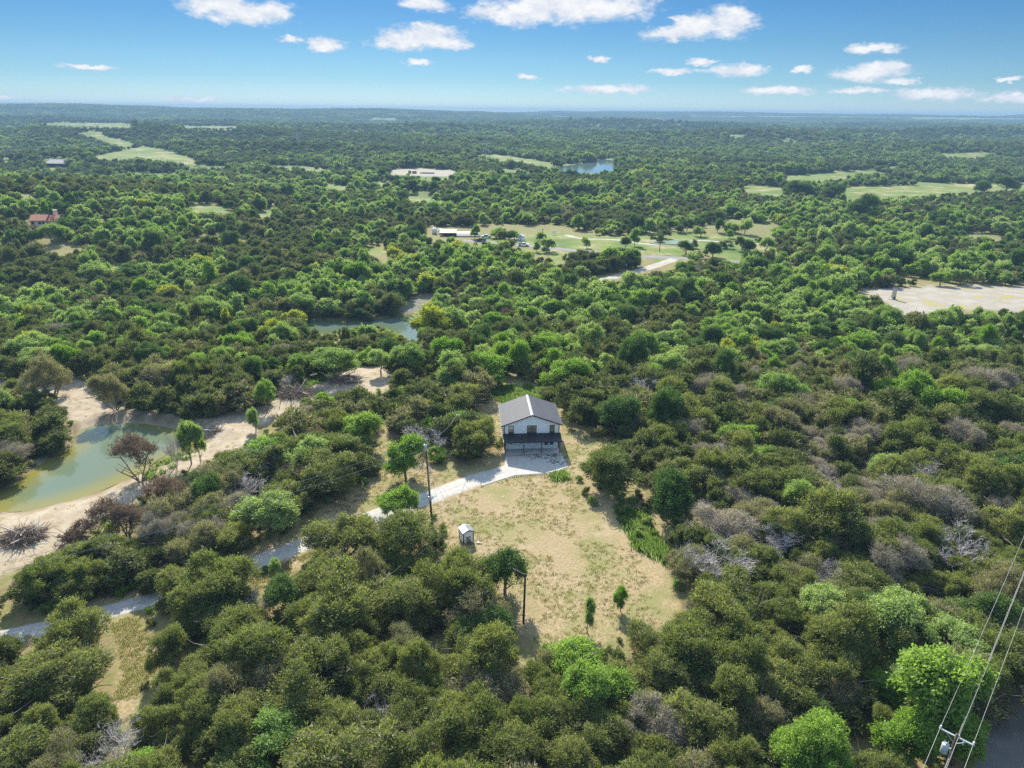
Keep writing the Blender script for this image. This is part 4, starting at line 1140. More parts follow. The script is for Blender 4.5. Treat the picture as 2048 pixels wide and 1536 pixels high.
def pickup(px, py, rz, paint, lab, dark_bed=True):
    b_ = at(px, py)
    b_[2] = max(b_[2], hz(b_[0], b_[1])) + 0.12
    g = empty('pickup_truck', b_, rz)
    tag(g, lab, 'truck')
    m_ = MB()
    lo = [(-2.8, 0.45), (2.75, 0.45), (2.85, 0.75), (2.75, 1.08), (1.35, 1.15), (-2.8, 1.12)]
    for s in (0,):
        a = [(x, -0.95, z) for x, z in lo]; b = [(x, 0.95, z) for x, z in lo]
        m_.poly(a); m_.poly(b[::-1])
        for i in range(len(lo)):
            j = (i + 1) % len(lo); m_.poly([a[j], a[i], b[i], b[j]])
    body = m_.build('body', paint, g)
    m_ = MB()
    cab = [(-0.75, 1.13), (1.45, 1.15), (0.85, 1.82), (-0.62, 1.85)]
    a = [(x, -0.86 if z < 1.3 else -0.74, z) for x, z in cab]; b = [(x, -y, z) for x, y, z in a]
    m_.poly(a); m_.poly(b[::-1])
    for i in range(4):
        j = (i + 1) % 4; m_.poly([a[j], a[i], b[i], b[j]])
    c_ = m_.build('cab', paint, g)
    for s in (-1, 1):
        MB().hexa([(-0.55, s * 0.86, 1.25), (1.15, s * 0.86, 1.25), (1.15, s * 0.83, 1.25), (-0.55, s * 0.83, 1.25), (-0.5, s * 0.79, 1.72), (0.8, s * 0.79, 1.72), (0.8, s * 0.75, 1.72), (-0.5, s * 0.75, 1.72)]).build('side_window', M['glass'], c_)
    MB().hexa([(1.36, -0.7, 1.27), (1.40, -0.7, 1.27), (1.40, 0.7, 1.27), (1.36, 0.7, 1.27), (0.93, -0.62, 1.77), (0.97, -0.62, 1.77), (0.97, 0.62, 1.77), (0.93, 0.62, 1.77)]).build('windscreen', M['glass'], c_)
    MB().box(-2.65, -0.85, -0.8, 0.8, 0.9, 1.16 if not dark_bed else 1.45).build('bed_load', M['tyre'], g)
    for x in (-1.85, 1.8):
        for y in (-0.9, 0.9):
            w = MB().tube([(x, y - 0.13, 0.40), (x, y + 0.13, 0.40)], 0.40, 14).build('wheel', M['tyre'], g)
            MB().tube([(x, y - 0.14, 0.40), (x, y + 0.14, 0.40)], 0.2, 10).build('rim', M['grey_metal'], w)
    for y in (-0.7, 0.7):
        MB().box(2.78, 2.86, y - 0.18, y + 0.18, 0.72, 0.9).build('headlight', M['insulator'], g)
pickup(1047, 492, R(-6), M['car_white'], 'white pickup truck with dark loaded bed driving on the far road')
pickup(973, 476, R(168), M['car_blue'], 'pale blue pickup truck parked beside the barn', False)
pickup(962, 483, R(172), M['car_dark'], 'dark pickup truck parked at the roadside below the barn', True)
b_ = at(1042, 481); g = empty('roadside_shed', b_, R(-15)); tag(g, 'little white shed by the road above the white pickup', 'shed')
gable_block(g, -1.7, 1.7, -1.5, 1.5, 2.3, 3.3, M['white_trim'], M['shed_roof'], 'y', 0.25)
MB().box(-0.4, 0.4, -1.54, -1.5, 0, 1.9).build('door', M['grey_metal'], g)
b_ = at(1108, 470); g = empty('roadside_sign', b_, R(-5)); tag(g, 'blank white board sign standing in the far meadow', 'sign')
MB().box(-1.0, 1.0, -0.06, 0.06, 0.9, 2.3).build('board', M['white_trim'], g)
for xx in (-0.8, 0.8): MB().box(xx - 0.06, xx + 0.06, 0.062, 0.16, -0.3, 2.2).build('post', M['grey_wood'], g)

# far barn on the left
b_ = at(88, 333); s_ = proj(*b_)[2] / F
g = empty('far_barn', b_, R(-4)); tag(g, 'dark far barn with grey low roof among trees on the left hills', 'barn')
gable_block(g, 4 * s_, 46 * s_, 0, 22, 6 * s_, 12 * s_, M['dark_wall'], M['barn_roof'], 'x', 1.0)
for k in range(4):
    MB().box((8 + k * 9) * s_, (13 + k * 9) * s_, -0.15, -0.01, -1, 4.5 * s_).build('door', M['black_trim'], g)

# stone foundations on the far building plot
b_ = at(815, 348); s_ = proj(*b_)[2] / F
for k, (x0, x1, z1, lab) in enumerate(((0, 5, 6, 'tallest brown block of the far building plot'), (8, 16, 5, 'middle brown block of the far building plot'), (24, 52, 3, 'long low grey block of the far building plot'))):
    g = empty('unfinished_wall', b_ + np.array([x0 * s_, 6, 0])); tag(g, lab, 'building')
    MB().box(0, (x1 - x0) * s_, 0, 0.5, -1.5, z1 * s_).build('front_wall', M['rust'] if k < 2 else M['pale_stone'], g)
    MB().box(0, 0.5, 0.5, 6, -1.5, z1 * s_ * 0.9).build('side_wall', M['pale_stone'], g)
    MB().box((x1 - x0) * s_ - 0.5, (x1 - x0) * s_, 0.5, 6, -1.5, z1 * s_ * 0.8).build('side_wall', M['pale_stone'], g)

# lone stone chimney on the pale lot
b_ = at(1786, 599); hS = tall(b_, 571)
g = empty('stone_chimney', b_, R(12)); tag(g, 'lone tall stone chimney with dark cap standing on the pale lot', 'chimney')
MB().hexa([(-0.7, -0.5, 0.3), (0.7, -0.5, 0.3), (0.7, 0.5, 0.3), (-0.7, 0.5, 0.3), (-0.5, -0.36, hS - 0.6), (0.5, -0.36, hS - 0.6), (0.5, 0.36, hS - 0.6), (-0.5, 0.36, hS - 0.6)]).build('shaft', M['stone'], g)
MB().box(-0.62, 0.62, -0.48, 0.48, hS - 0.6, hS).build('cap', M['dark_wall'], g)
MB().box(-1.3, 1.1, -0.8, 0.8, -0.4, 0.32).build('base', M['stone'], g)
mm_ = MB(); mm_.box(-0.38, 0.38, -0.56, -0.49, 0.33, 1.1); mm_.build('fireplace_opening', M['black_trim'], g)

# ------------------------------------------------------------------ trees
def unit(v):
    return v / np.maximum(np.linalg.norm(v, axis=-1, keepdims=True), 1e-9)

def leaf_arrays(seed, style, Rr, H, ncl, nlf, ll, lw, rc, twigf, low=0.30):
    rg = np.random.RandomState(seed)
    tall_ = style == 'tall'
    lobes = [(rg.uniform(-.1, .1) * Rr, rg.uniform(-.1, .1) * Rr, 0.68 * H, 0.50 * Rr, 0.30 * H)]
    n = rg.randint(6, 10)
    for k in range(n):
        a = 2 * PI * k / n + rg.uniform(-0.6, 0.6)
        r = Rr * rg.uniform(0.32, 0.74); zz = H * rg.uniform(low + 0.06, 0.70)
        lobes.append((r * math.cos(a), r * math.sin(a), zz, Rr * rg.uniform(0.24, 0.46), H * rg.uniform(0.13, 0.26)))
    for k in range(4):
        a = rg.uniform(0, 2 * PI); r = Rr * rg.uniform(0.15, 0.4)
        lobes.append((r * math.cos(a), r * math.sin(a), H * rg.uniform(0.60, 0.84), Rr * rg.uniform(0.22, 0.36), H * rg.uniform(0.12, 0.18)))
    lobes = np.array(lobes)
    if rg.rand() < 0.65:                                    # several stems whose heads run together
        k = rg.randint(2, 4); ga = rg.uniform(0, 6.28) + np.arange(k) * 6.28 / k + rg.uniform(-0.5, 0.5, k)
        gi_ = rg.randint(0, k, len(lobes)); zf = rg.uniform(0.62, 1.05, k)
        lobes[:, 0] = lobes[:, 0] * 0.62 + np.cos(ga[gi_]) * Rr * 0.40; lobes[:, 1] = lobes[:, 1] * 0.62 + np.sin(ga[gi_]) * Rr * 0.40
        lobes[:, 2] *= zf[gi_]; lobes[:, 4] *= 0.5 + 0.5 * zf[gi_]
    ln_ = rg.uniform(-0.16, 0.16, 2)
    lobes[:, 0] += ln_[0] * lobes[:, 2]; lobes[:, 1] += ln_[1] * lobes[:, 2]
    li = rg.choice(len(lobes), ncl * 3, p=(lobes[:, 3] ** 2) / (lobes[:, 3] ** 2).sum())
    d = unit(rg.normal(size=(ncl * 3, 3)))
    d[:, 2] = np.where(d[:, 2] < -0.35, -d[:, 2], d[:, 2])
    rr = rg.uniform(0.62, 1.16, (ncl * 3, 1)); inner = rg.rand(ncl * 3) < 0.16; rr[inner] *= 0.6
    c = lobes[li, :3] + d * rr * np.stack([lobes[li, 3], lobes[li, 3], lobes[li, 4]], 1)
    # drop clumps buried in another lobe
    keep = np.ones(len(c), bool)
    for k in range(len(lobes)):
        q = (c - lobes[k, :3]) / np.array([lobes[k, 3], lobes[k, 3], lobes[k, 4]])
        keep &= ~((np.linalg.norm(q, axis=1) < 0.68) & (li != k) & (rg.rand(len(c)) < 0.9))
    keep &= c[:, 2] > 0.08 * H
    # ragged gaps through the crown
    f1 = rg.uniform(1.3, 2.2) / Rr; ph = rg.uniform(0, 6, 6)
    w3 = np.sin(c[:, 0] * f1 * 2.1 + ph[0]) * np.sin(c[:, 1] * f1 * 2.3 + ph[1]) + 0.7 * np.sin(c[:, 2] * f1 * 3.1 + ph[2] + c[:, 0] * f1 * 2) + 0.5 * np.sin((c[:, 0] - c[:, 1]) * f1 * 3.7 + ph[3])
    keep &= (w3 > -0.75) | (rg.rand(len(c)) < 0.12)
    c = c[keep][:ncl]; d = d[keep][:ncl]
    nc = len(c)
    cen = np.array([0, 0, 0.40 * H])
    outw = unit((c - cen) / np.array([Rr, Rr, H * 0.6]))
    cd = unit(0.55 * d + 0.45 * outw)
    ct = rg.rand(nc)
    # leaves
    ci = np.repeat(np.arange(nc), nlf); nL = len(ci)
    off = rg.normal(size=(nL, 3)) * rc
    p = c[ci] + off
    tw = rg.rand(nL) < twigf
    ld = unit(0.40 * cd[ci] + 0.45 * unit(off) + np.array([0, 0, 0.50 if style == 'juniper' else 0.10]) + rg.normal(size=(nL, 3)) * 0.60)
    side = unit(np.cross(ld, rg.normal(size=(nL, 3))))
    ln = ll * rg.uniform(0.65, 1.35, (nL, 1)); wd_ = lw * rg.uniform(0.7, 1.3, (nL, 1))
    ln = np.where(tw[:, None], ln * 1.5, ln); wd_ = np.where(tw[:, None], wd_ * 0.4, wd_)
    a = p - side * wd_ / 2 - ld * ln * 0.35; b = p + side * wd_ / 2 - ld * ln * 0.35; t = p + ld * ln * 0.65
    V = np.stack([a, b, t], 1)
    gn = np.cross(b - a, t - a)
    want = unit(0.8 * cd[ci] + 0.6 * unit(off))
    flip = (gn * want).sum(1) < 0
    V[flip] = V[flip][:, [1, 0, 2]]
    gn = unit(np.where(flip[:, None], -gn, gn))
    nrm = unit(0.22 * want + 0.78 * gn + rg.normal(size=(nL, 3)) * 0.10)
    tone = np.clip(0.25 + 0.5 * (0.5 * ct[ci] + 0.5 * rg.rand(nL)) + (rg.rand(nL) < 0.10) * 0.3, 0, 1)
    return V.reshape(-1, 3), np.repeat(nrm, 3, 0), tone, tw.astype(float)

def leaf_mesh(name, V, nrm, tone, tw, mat, extra=None):
    """triangles of foliage; extra = (verts, quads) of stem geometry joined on as bare wood"""
    nv = len(V); nt_ = nv // 3
    idx = np.arange(nv)
    me = bpy.data.meshes.new(name)
    if extra is not None:
        ev, eq = extra
        ev = np.array(ev, float); eq = np.array(eq, int)
        allV = np.vstack([V, ev]); nq = len(eq)
        li = np.concatenate([idx, (eq + nv).ravel()])
        st = np.concatenate([np.arange(nt_) * 3, nv + np.arange(nq) * 4])
        tone = np.concatenate([tone, np.full(nq, 0.5)]); tw = np.concatenate([tw, np.ones(nq)])
    else:
        allV, li, st, nq = V, idx, np.arange(nt_) * 3, 0
    me.vertices.add(len(allV)); me.vertices.foreach_set('co', allV.astype(np.float32).ravel())
    me.loops.add(len(li)); me.loops.foreach_set('vertex_index', li.astype(np.int32))
    me.polygons.add(len(st)); me.polygons.foreach_set('loop_start', st.astype(np.int32))
    me.update(calc_edges=True)
    me.polygons.foreach_set('use_smooth', [True] * len(st))
    a = me.attributes.new('tone', 'FLOAT', 'FACE'); a.data.foreach_set('value', tone.astype(np.float32))
    a = me.attributes.new('twig', 'FLOAT', 'FACE'); a.data.foreach_set('value', tw.astype(np.float32))
    if nrm is not None:
        if nq:
            e = np.array(extra[0], float); e = unit(e * np.array([1, 1, 0]) + 1e-3)
            nrm = np.vstack([nrm, e])
        me.normals_split_custom_set_from_vertices(nrm.astype(float).tolist())
    me.materials.append(mat)
    return me

def tubes(paths, n=5):
    """(verts, quads) of open tapered tubes; each path = list of (point, radius)"""
    V = []; Q = []
    for path in paths:
        b = len(V); k = len(path)
        for i, (p, r) in enumerate(path):
            a0 = Vector(path[max(i - 1, 0)][0]); a1 = Vector(path[min(i + 1, k - 1)][0]); d = (a1 - a0).normalized()
            u = d.cross(Vector((0.31, 0.17, 0.9)))
            if u.length < 1e-3: u = d.cross(Vector((1, 0, 0)))
            u.normalize(); w = d.cross(u)
            for j in range(n):
                t = 2 * PI * j / n; V.append(tuple(Vector(p) + (u * math.cos(t) + w * math.sin(t)) * r))
        for i in range(k - 1):
            for j in range(n):
                a = b + i * n + j; c = b + i * n + (j + 1) % n; Q.append((a, c, c + n, a + n))
    return V, Q

def limb(rnd, a, d, length, r0, r1, wob=0.25, n=5, rise=0.15):
    p = Vector(a); d = Vector(d).normalized(); path = [(tuple(p), r0)]
    for i in range(n):
        d = (d + Vector((rnd.gauss(0, wob), rnd.gauss(0, wob), rnd.gauss(0, wob) * 0.6 + rise * 0.3))).normalized()
        p = p + d * (length / n); path.append((tuple(p), r0 + (r1 - r0) * (i + 1) / n))
    return path

def trunk_paths(seed, style, Rr, H):
    rnd = random.Random(seed); P = []
    if style == 'juniper':
        ns = rnd.randint(2, 4)
        for k in range(ns):
            a = 2 * PI * (k + rnd.random() * 0.6) / ns
            st = limb(rnd, (0.10 * math.cos(a), 0.10 * math.sin(a), -0.15), (0.55 * math.cos(a), 0.55 * math.sin(a), 1), H * 0.72, 0.035 * H * 0.5, 0.02, 0.16)
            P.append(st)
            for q in range(4):
                pt = st[1 + q % 4][0]; b = a + rnd.uniform(-1.5, 1.5)
                P.append(limb(rnd, pt, (math.cos(b), math.sin(b), 0.5), Rr * rnd.uniform(0.5, 0.85), 0.045, 0.012, 0.22, 4))
    else:
        st = limb(rnd, (0, 0, -0.2), (rnd.uniform(-.12, .12), rnd.uniform(-.12, .12), 1), H * 0.75, 0.03 * H, 0.04, 0.10, 6)
        P.append(st)
        for q in range(9):
            i = 1 + q % 5; b = q * 2.4 + rnd.random()
            P.append(limb(rnd, st[i][0], (math.cos(b), math.sin(b), 0.65), Rr * rnd.uniform(0.55, 0.9), 0.014 * H, 0.015, 0.2, 4))
    return P

def dead_paths(seed, Rr, H, levels=3):
    rnd = random.Random(seed); P = []
    def grow(a, d, ln, r, lv):
        path = limb(rnd, a, d, ln, r, r * 0.45, 0.20 + 0.04 * lv, 4, 0.1)
        P.append(path)
        if lv >= levels: return
        k = (7, 7, 6)[min(lv, 2)]
        for i in range(k):
            t = rnd.uniform(0.3, 1.0) * (len(path) - 1); j = min(int(t), len(path) - 2)
            p = Vector(path[j][0]).lerp(Vector(path[j + 1][0]), t - j)
            b = rnd.uniform(0, 2 * PI)
            dd = (Vector(d).normalized() * 0.8 + Vector((math.cos(b), math.sin(b), rnd.uniform(-0.15, 0.6)))).normalized()
            grow(p, dd, ln * rnd.uniform(0.42, 0.68), max(0.012, path[j][1] * 0.52), lv + 1)
    for k in range(4):
        a = 2 * PI * (k + rnd.random() * 0.5) / 4
        grow((0.1 * math.cos(a), 0.1 * math.sin(a), -0.1), (0.75 * math.cos(a), 0.75 * math.sin(a), 0.9), H * 0.62, 0.09, 0)
    return P

# near models (crown and trunk apart), about 5.5 m tall
JR, JH, OR_, OH = 2.7, 5.0, 2.8, 6.2
NEAR = {}
def near_set(kind, style, count, mat, seed, Rr, H, ncl, nlf, ll, lw, rc, twigf, low=0.30):
    lst = []
    for k in range(count):
        V, nr, to, tw = leaf_arrays(seed + k, style, Rr, H, ncl, nlf, ll, lw, rc, twigf, low)
        cm = leaf_mesh('crown', V, nr, to, tw, mat)
        tm = bpy.data.meshes.new('trunk'); v, q = tubes(trunk_paths(seed + k + 50, style, Rr, H)); tm.from_pydata(v, [], q); tm.update(); tm.materials.append(M['bark'])
        tm.polygons.foreach_set('use_smooth', [True] * len(tm.polygons))
        lst.append((cm, tm))
    NEAR[kind] = (lst, Rr, H)
near_set('juniper', 'juniper', 6, FOL['juniper'], 100, JR, JH, 480, 52, 0.18, 0.080, 0.16, 0.15, 0.12)
near_set('olive', 'juniper', 4, FOL['olive'], 140, JR, JH, 400, 46, 0.19, 0.072, 0.17, 0.40, 0.12)
near_set('oak', 'oak', 4, FOL['oak'], 200, OR_, OH, 320, 66, 0.16, 0.13, 0.21, 0.04)
near_set('bright', 'oak', 4, FOL['bright'], 220, OR_, OH, 320, 66, 0.17, 0.14, 0.21, 0.03)
near_set('dark', 'oak', 3, FOL['dark'], 240, OR_, OH, 320, 60, 0.16, 0.13, 0.22, 0.06)
near_set('yellow', 'oak', 2, FOL['yellow'], 260, OR_, OH, 170, 40, 0.32, 0.26, 0.27, 0.02)
near_set('red', 'juniper', 2, FOL['red'], 280, JR, JH, 300, 24, 0.24, 0.08, 0.15, 0.40, 0.30)
near_set('grey', 'juniper', 3, FOL['grey'], 310, JR, JH, 380, 40, 0.26, 0.075, 0.18, 0.85, 0.12)
near_set('big', 'oak', 2, FOL['bright'], 290, 4.6, 8.0, 680, 70, 0.20, 0.16, 0.26, 0.03, 0.20)
lst = []
for k in range(4):
    v, q = tubes(dead_paths(300 + k, 2.6, 4.2), 3)
    me = bpy.data.meshes.new('branches'); me.from_pydata(v, [], q); me.update(); me.materials.append(M['grey_wood'])
    lst.append((me, None))
NEAR['dead'] = (lst, 2.6, 4.2)

NAMES = {'juniper': 'juniper_tree', 'olive': 'juniper_tree', 'oak': 'oak_tree', 'bright': 'oak_tree', 'dark': 'oak_tree', 'yellow': 'oak_tree', 'big': 'oak_tree', 'grey': 'dead_juniper', 'red': 'dead_juniper', 'dead': 'dead_tree'}
def plant(kind, var, loc, rz, sx, sz, label, group=None, name=None, skew=1.0):
    """a tree as a thing: an empty at its foot with a trunk and a crown that share the model's meshes"""
    lst, Rr, H = NEAR[kind]
    cm, tm = lst[var % len(lst)]
    g = empty(name or NAMES[kind], loc, rz)
    g.scale = (sx * skew, sx / skew, sz)
    tag(g, label, 'dead tree' if kind in ('dead', 'red', 'grey') else 'tree', group)
    if tm is None:
        link('branches', cm, g)
    else:
        link('crown', cm, g); link('trunk', tm, g)
    return g

# mid and far models: whole small trees for the woodland masses
def lod(name, kind, style, seed, Rr, H, ncl, nlf, ll, lw, rc, twigf, low):
    V, nr, to, tw = leaf_arrays(seed, style, Rr, H, ncl, nlf, ll, lw, rc, twigf, low)
    rnd = random.Random(seed)
    ex = tubes([limb(rnd, (0, 0, -0.3), (rnd.uniform(-.2, .2), rnd.uniform(-.2, .2), 1), H * 0.7, 0.03 * H, 0.04, 0.12, 3) for _ in range(2 if style == 'juniper' else 1)], 4)
    me = leaf_mesh(name, V, nr, to, tw, FOL[kind], ex)
    return bpy.data.objects.new(name, me)

def proto_collection(name, objs):
    c = bpy.data.collections.new(name)
    for o in objs: c.objects.link(o)
    return c
PJ_mid = [lod('a%02d' % k, kd, 'juniper', 400 + k, JR, JH, 190, 22, 0.42, 0.18, 0.22, tf, 0.14) for k, (kd, tf) in enumerate([('jmid_shaded', .10)] * 5 + [('olive', .30)] * 2 + [('red', .3), ('grey', .85)])]
dm = []
for k in range(2):
    v, q = tubes(dead_paths(330 + k, 2.6, 4.2, 2), 3)
    me = bpy.data.meshes.new('dd'); me.from_pydata(v, [], q); me.update(); me.materials.append(M['grey_wood']); dm.append(bpy.data.objects.new('b%02d' % k, me))
PO_mid = [lod('a%02d' % k, kd, 'oak', 450 + k, OR_, OH, 150, 24, 0.40, 0.33, 0.30, 0.03, 0.24) for k, kd in enumerate(['oak', 'oak', 'oak', 'bright', 'bright', 'dark', 'dark', 'yellow'])]
PJ_far = [lod('c%02d' % k, 'jfar_shaded', 'juniper', 500 + k, 3.0, 5.0, 40, 9, 1.3, 0.7, 0.45, 0.05, 0.10) for k in range(4)]
PO_far = [lod('c%02d' % k, kd, 'oak', 530 + k, 3.2, 6.2, 40, 9, 1.3, 0.95, 0.5, 0.0, 0.16) for k, kd in enumerate(['ofar_shaded', 'ofar_shaded', 'jfar_shaded', 'ofar_shaded'])]
def patch(name, kind, seed, size=70, n=42):
    rg = np.random.RandomState(seed); Vs = []; Ns = []; To = []
    for i in range(n):
        V, nr, to, tw = leaf_arrays(seed * 50 + i, 'oak', 4.2, 6.5, 9, 5, 2.6, 2.0, 0.9, 0, 0.1)
        o = np.array([rg.uniform(-.5, .5) * size, rg.uniform(-.5, .5) * size, rg.uniform(-1.5, 0.8)])
        Vs.append(V * rg.uniform(0.8, 1.3) + o); Ns.append(nr); To.append(np.clip(to * 0.5 + rg.rand() * 0.5, 0, 1))
    V = np.vstack(Vs)
    return bpy.data.objects.new(name, leaf_mesh(name, V, np.vstack(Ns), np.concatenate(To), np.zeros(len(V) // 3), FOL[kind]))
PP = [patch('p%02d' % k, kd, 7 + k) for k, kd in enumerate(['jfar_shaded', 'jfar_shaded', 'jfar_shaded', 'ofar_shaded'])]

def instancer(name, coll, pts, pid, rot, scl, label=None):
    me = bpy.data.meshes.new(name)
    me.vertices.add(len(pts)); me.vertices.foreach_set('co', np.asarray(pts, np.float32).ravel())
    a = me.attributes.new('pid', 'INT', 'POINT'); a.data.foreach_set('value', np.asarray(pid, np.int32))
    a = me.attributes.new('rot', 'FLOAT_VECTOR', 'POINT'); a.data.foreach_set('vector', np.asarray(rot, np.float32).ravel())
    a = me.attributes.new('scl', 'FLOAT_VECTOR', 'POINT'); a.data.foreach_set('vector', np.asarray(scl, np.float32).ravel())
    o = bpy.data.objects.new(name, me); COL.objects.link(o)
    ng = bpy.data.node_groups.new(name, 'GeometryNodeTree')
    ng.interface.new_socket('Geometry', in_out='INPUT', socket_type='NodeSocketGeometry')
    ng.interface.new_socket('Geometry', in_out='OUTPUT', socket_type='NodeSocketGeometry')
    gi = ng.nodes.new('NodeGroupInput'); go = ng.nodes.new('NodeGroupOutput')
    ci = ng.nodes.new('GeometryNodeCollectionInfo'); ci.inputs['Collection'].default_value = coll
    ci.inputs['Separate Children'].default_value = True; ci.inputs['Reset Children'].default_value = True
    iop = ng.nodes.new('GeometryNodeInstanceOnPoints'); iop.inputs['Pick Instance'].default_value = True
    def na(nm, t):
        n = ng.nodes.new('GeometryNodeInputNamedAttribute'); n.data_type = t; n.inputs['Name'].default_value = nm
        return n.outputs['Attribute']
    e2r = ng.nodes.new('FunctionNodeEulerToRotation')
    ng.links.new(na('rot', 'FLOAT_VECTOR'), e2r.inputs[0])
    ng.links.new(gi.outputs[0], iop.inputs['Points']); ng.links.new(ci.outputs[0], iop.inputs['Instance'])
    ng.links.new(na('pid', 'INT'), iop.inputs['Instance Index']); ng.links.new(e2r.outputs[0], iop.inputs['Rotation']); ng.links.new(na('scl', 'FLOAT_VECTOR'), iop.inputs['Scale'])
    ng.links.new(iop.outputs[0], go.inputs[0])
    md = o.modifiers.new('scatter', 'NODES'); md.node_group = ng
    return tag(o, label, None, None, 'stuff')

# trees one can single out: (photo x, y of the foot, top row, crown width in photo pixels, kind, model, label)
HAND = [
    (1010, 1188, 1080, 106, 'dark', 0, 'dark green tree with bare leaning trunk beside the black yard pole'),
    (1241, 1222, 1170, 36, 'bright', 1, 'small round green bush casting a shadow on the dry yard'),
    (1174, 1264, 1200, 30, 'oak', 2, 'slender small green bush at the bottom of the dry yard'),
    (812, 958, 872, 88, 'bright', 0, 'vivid green tree on the upper side of the driveway by the pole'),
    (790, 1034, 964, 84, 'bright', 2, 'vivid green tree on the lower side of the driveway'),
    (877, 922, 888, 44, 'bright', 3, 'small yellow-green bush just behind the transformer pole'),
    (960, 908, 828, 86, 'juniper', 1, 'tall dark juniper beside the house shading the driveway'),
    (905, 856, 815, 70, 'bright', 1, 'bright green tree behind the thin dark pole'),
    (1232, 868, 788, 100, 'dark', 1, 'round deep green tree beyond the house'),
    (1222, 978, 890, 140, 'juniper', 3, 'wide dark juniper on the edge of the yard facing the house'),
    (1322, 1035, 938, 100, 'dark', 2, 'round dark green tree with visible trunk at the yard edge'),
    (852, 905, 842, 82, 'dead', 0, 'bare silvery dead tree behind the vivid green driveway tree'),
    (282, 962, 862, 100, 'red', 0, 'reddish-brown dead juniper with domed crown standing by the pond'),
    (108, 795, 712, 84, 'olive', 1, 'tall olive tree with forked bare trunk on the dirt above the pond'),
    (232, 820, 735, 74, 'olive', 2, 'thin olive tree leaning over the dirt bank above the pond'),
    (30, 796, 757, 42, 'juniper', 2, 'small dark tree on the dirt at the edge of the photo above the pond'),
    (62, 792, 760, 34, 'olive', 0, 'small sparse tree beside the forked tree above the pond'),
    (383, 928, 846, 48, 'oak', 1, 'thin green sapling on the pond shore'),
    (402, 925, 848, 28, 'oak', 3, 'narrow green sapling next to the sapling on the pond shore'),
    (352, 935, 860, 40, 'dead', 1, 'bare leaning dead sapling on the pond shore'),
    (535, 822, 762, 42, 'oak', 0, 'pale green tree standing in the dirt track above the pond'),
    (512, 862, 815, 32, 'oak', 2, 'little pale green sapling on the bare bank'),
    (672, 758, 692, 92, 'oak', 3, 'pale green spreading tree at the top of the dirt track'),
    (762, 750, 698, 48, 'oak', 1, 'pale green tree with thin trunk at the end of the dirt track'),
    (868, 688, 612, 76, 'yellow', 0, 'bright yellow-green tree leaning over the creek pool'),
    (588, 665, 618, 44, 'yellow', 1, 'golden green tree at the left end of the creek pool'),
    (545, 690, 640, 46, 'yellow', 0, 'golden green tree below the creek pool'),
    (452, 660, 618, 22, 'yellow', 1, 'narrow yellow-green tree in the dark woods left of the creek'),
    (1165, 1392, 1272, 165, 'big', 0, 'big vivid green tree below the dry yard'),
    (1605, 1570, 1440, 165, 'big', 1, 'big vivid green tree at the bottom edge of the photo'),
    (1790, 1530, 1410, 120, 'bright', 0, 'pale green tree beside the crossarm pole'),
    (1775, 805, 745, 68, 'bright', 2, 'lone vivid green tree among the olive junipers on the slope'),
    (538, 1062, 975, 116, 'oak', 2, 'rounded grey-green tree above the lower driveway'),
    (552, 1165, 1118, 26, 'oak', 1, 'slim pale sapling on the grass verge below the driveway'),
    (655, 995, 950, 34, 'olive', 3, 'small grey tree on the bare ground above the driveway'),
    (1430, 1185, 1075, 120, 'dead', 2, 'large bare silver dead tree right of the dry yard'),
    (1700, 1092, 1005, 120, 'dead', 3, 'bare silver dead tree in the middle of the olive slope'),
    (1905, 1140, 1045, 110, 'dead', 0, 'bare silver dead tree below the power wires'),
    (1850, 985, 915, 92, 'dead', 1, 'bare pale dead tree high on the olive slope'),
    (1648, 1190, 1120, 70, 'dead', 2, 'small bare silver dead tree on the lower slope'),
    (480, 1010, 935, 110, 'dead', 3, 'bare silver dead tree between the brown trees and the driveway'),
    (1270, 800, 742, 90, 'dead', 1, 'bare pink-grey dead tree behind the house'),
    (255, 1070, 965, 110, 'red', 1, 'large brown dead tree below the pond'),
    (345, 1030, 948, 96, 'red', 0, 'brown dead tree close to the pond shore'),
    (165, 1110, 1030, 86, 'red', 1, 'brown bare-branched tree beside the brush pile'),
    (395, 1140, 1040, 100, 'olive', 0, 'brownish half-dead tree above the lower driveway'),
    (760, 1440, 1370, 70, 'dead', 0, 'bare twisted dead tree in the gap below the long junipers'),
    (520, 1230, 1170, 60, 'dead', 3, 'small bare grey shrub below the driveway bend'),
    (1720, 440, 385, 56, 'dark', 0, 'large rounded oak standing in front of the far green field'),
    (1600, 400, 362, 66, 'dark', 1, 'broad dark oak at the left end of the far green field'),
    (1660, 402, 366, 50, 'dark', 2, 'dark oak next to the broad oak by the far field'),
    (2012, 386, 352, 52, 'dark', 0, 'big dark oak at the right end of the far green field'),
    (1962, 390, 362, 36, 'dark', 1, 'smaller dark oak near the right end of the far green field'),
    (1880, 572, 541, 38, 'bright', 1, 'round bright tree behind the pale lot'),
    (949, 478, 449, 20, 'bright', 0, 'yellow-green tree at the arched end of the barn'),
]
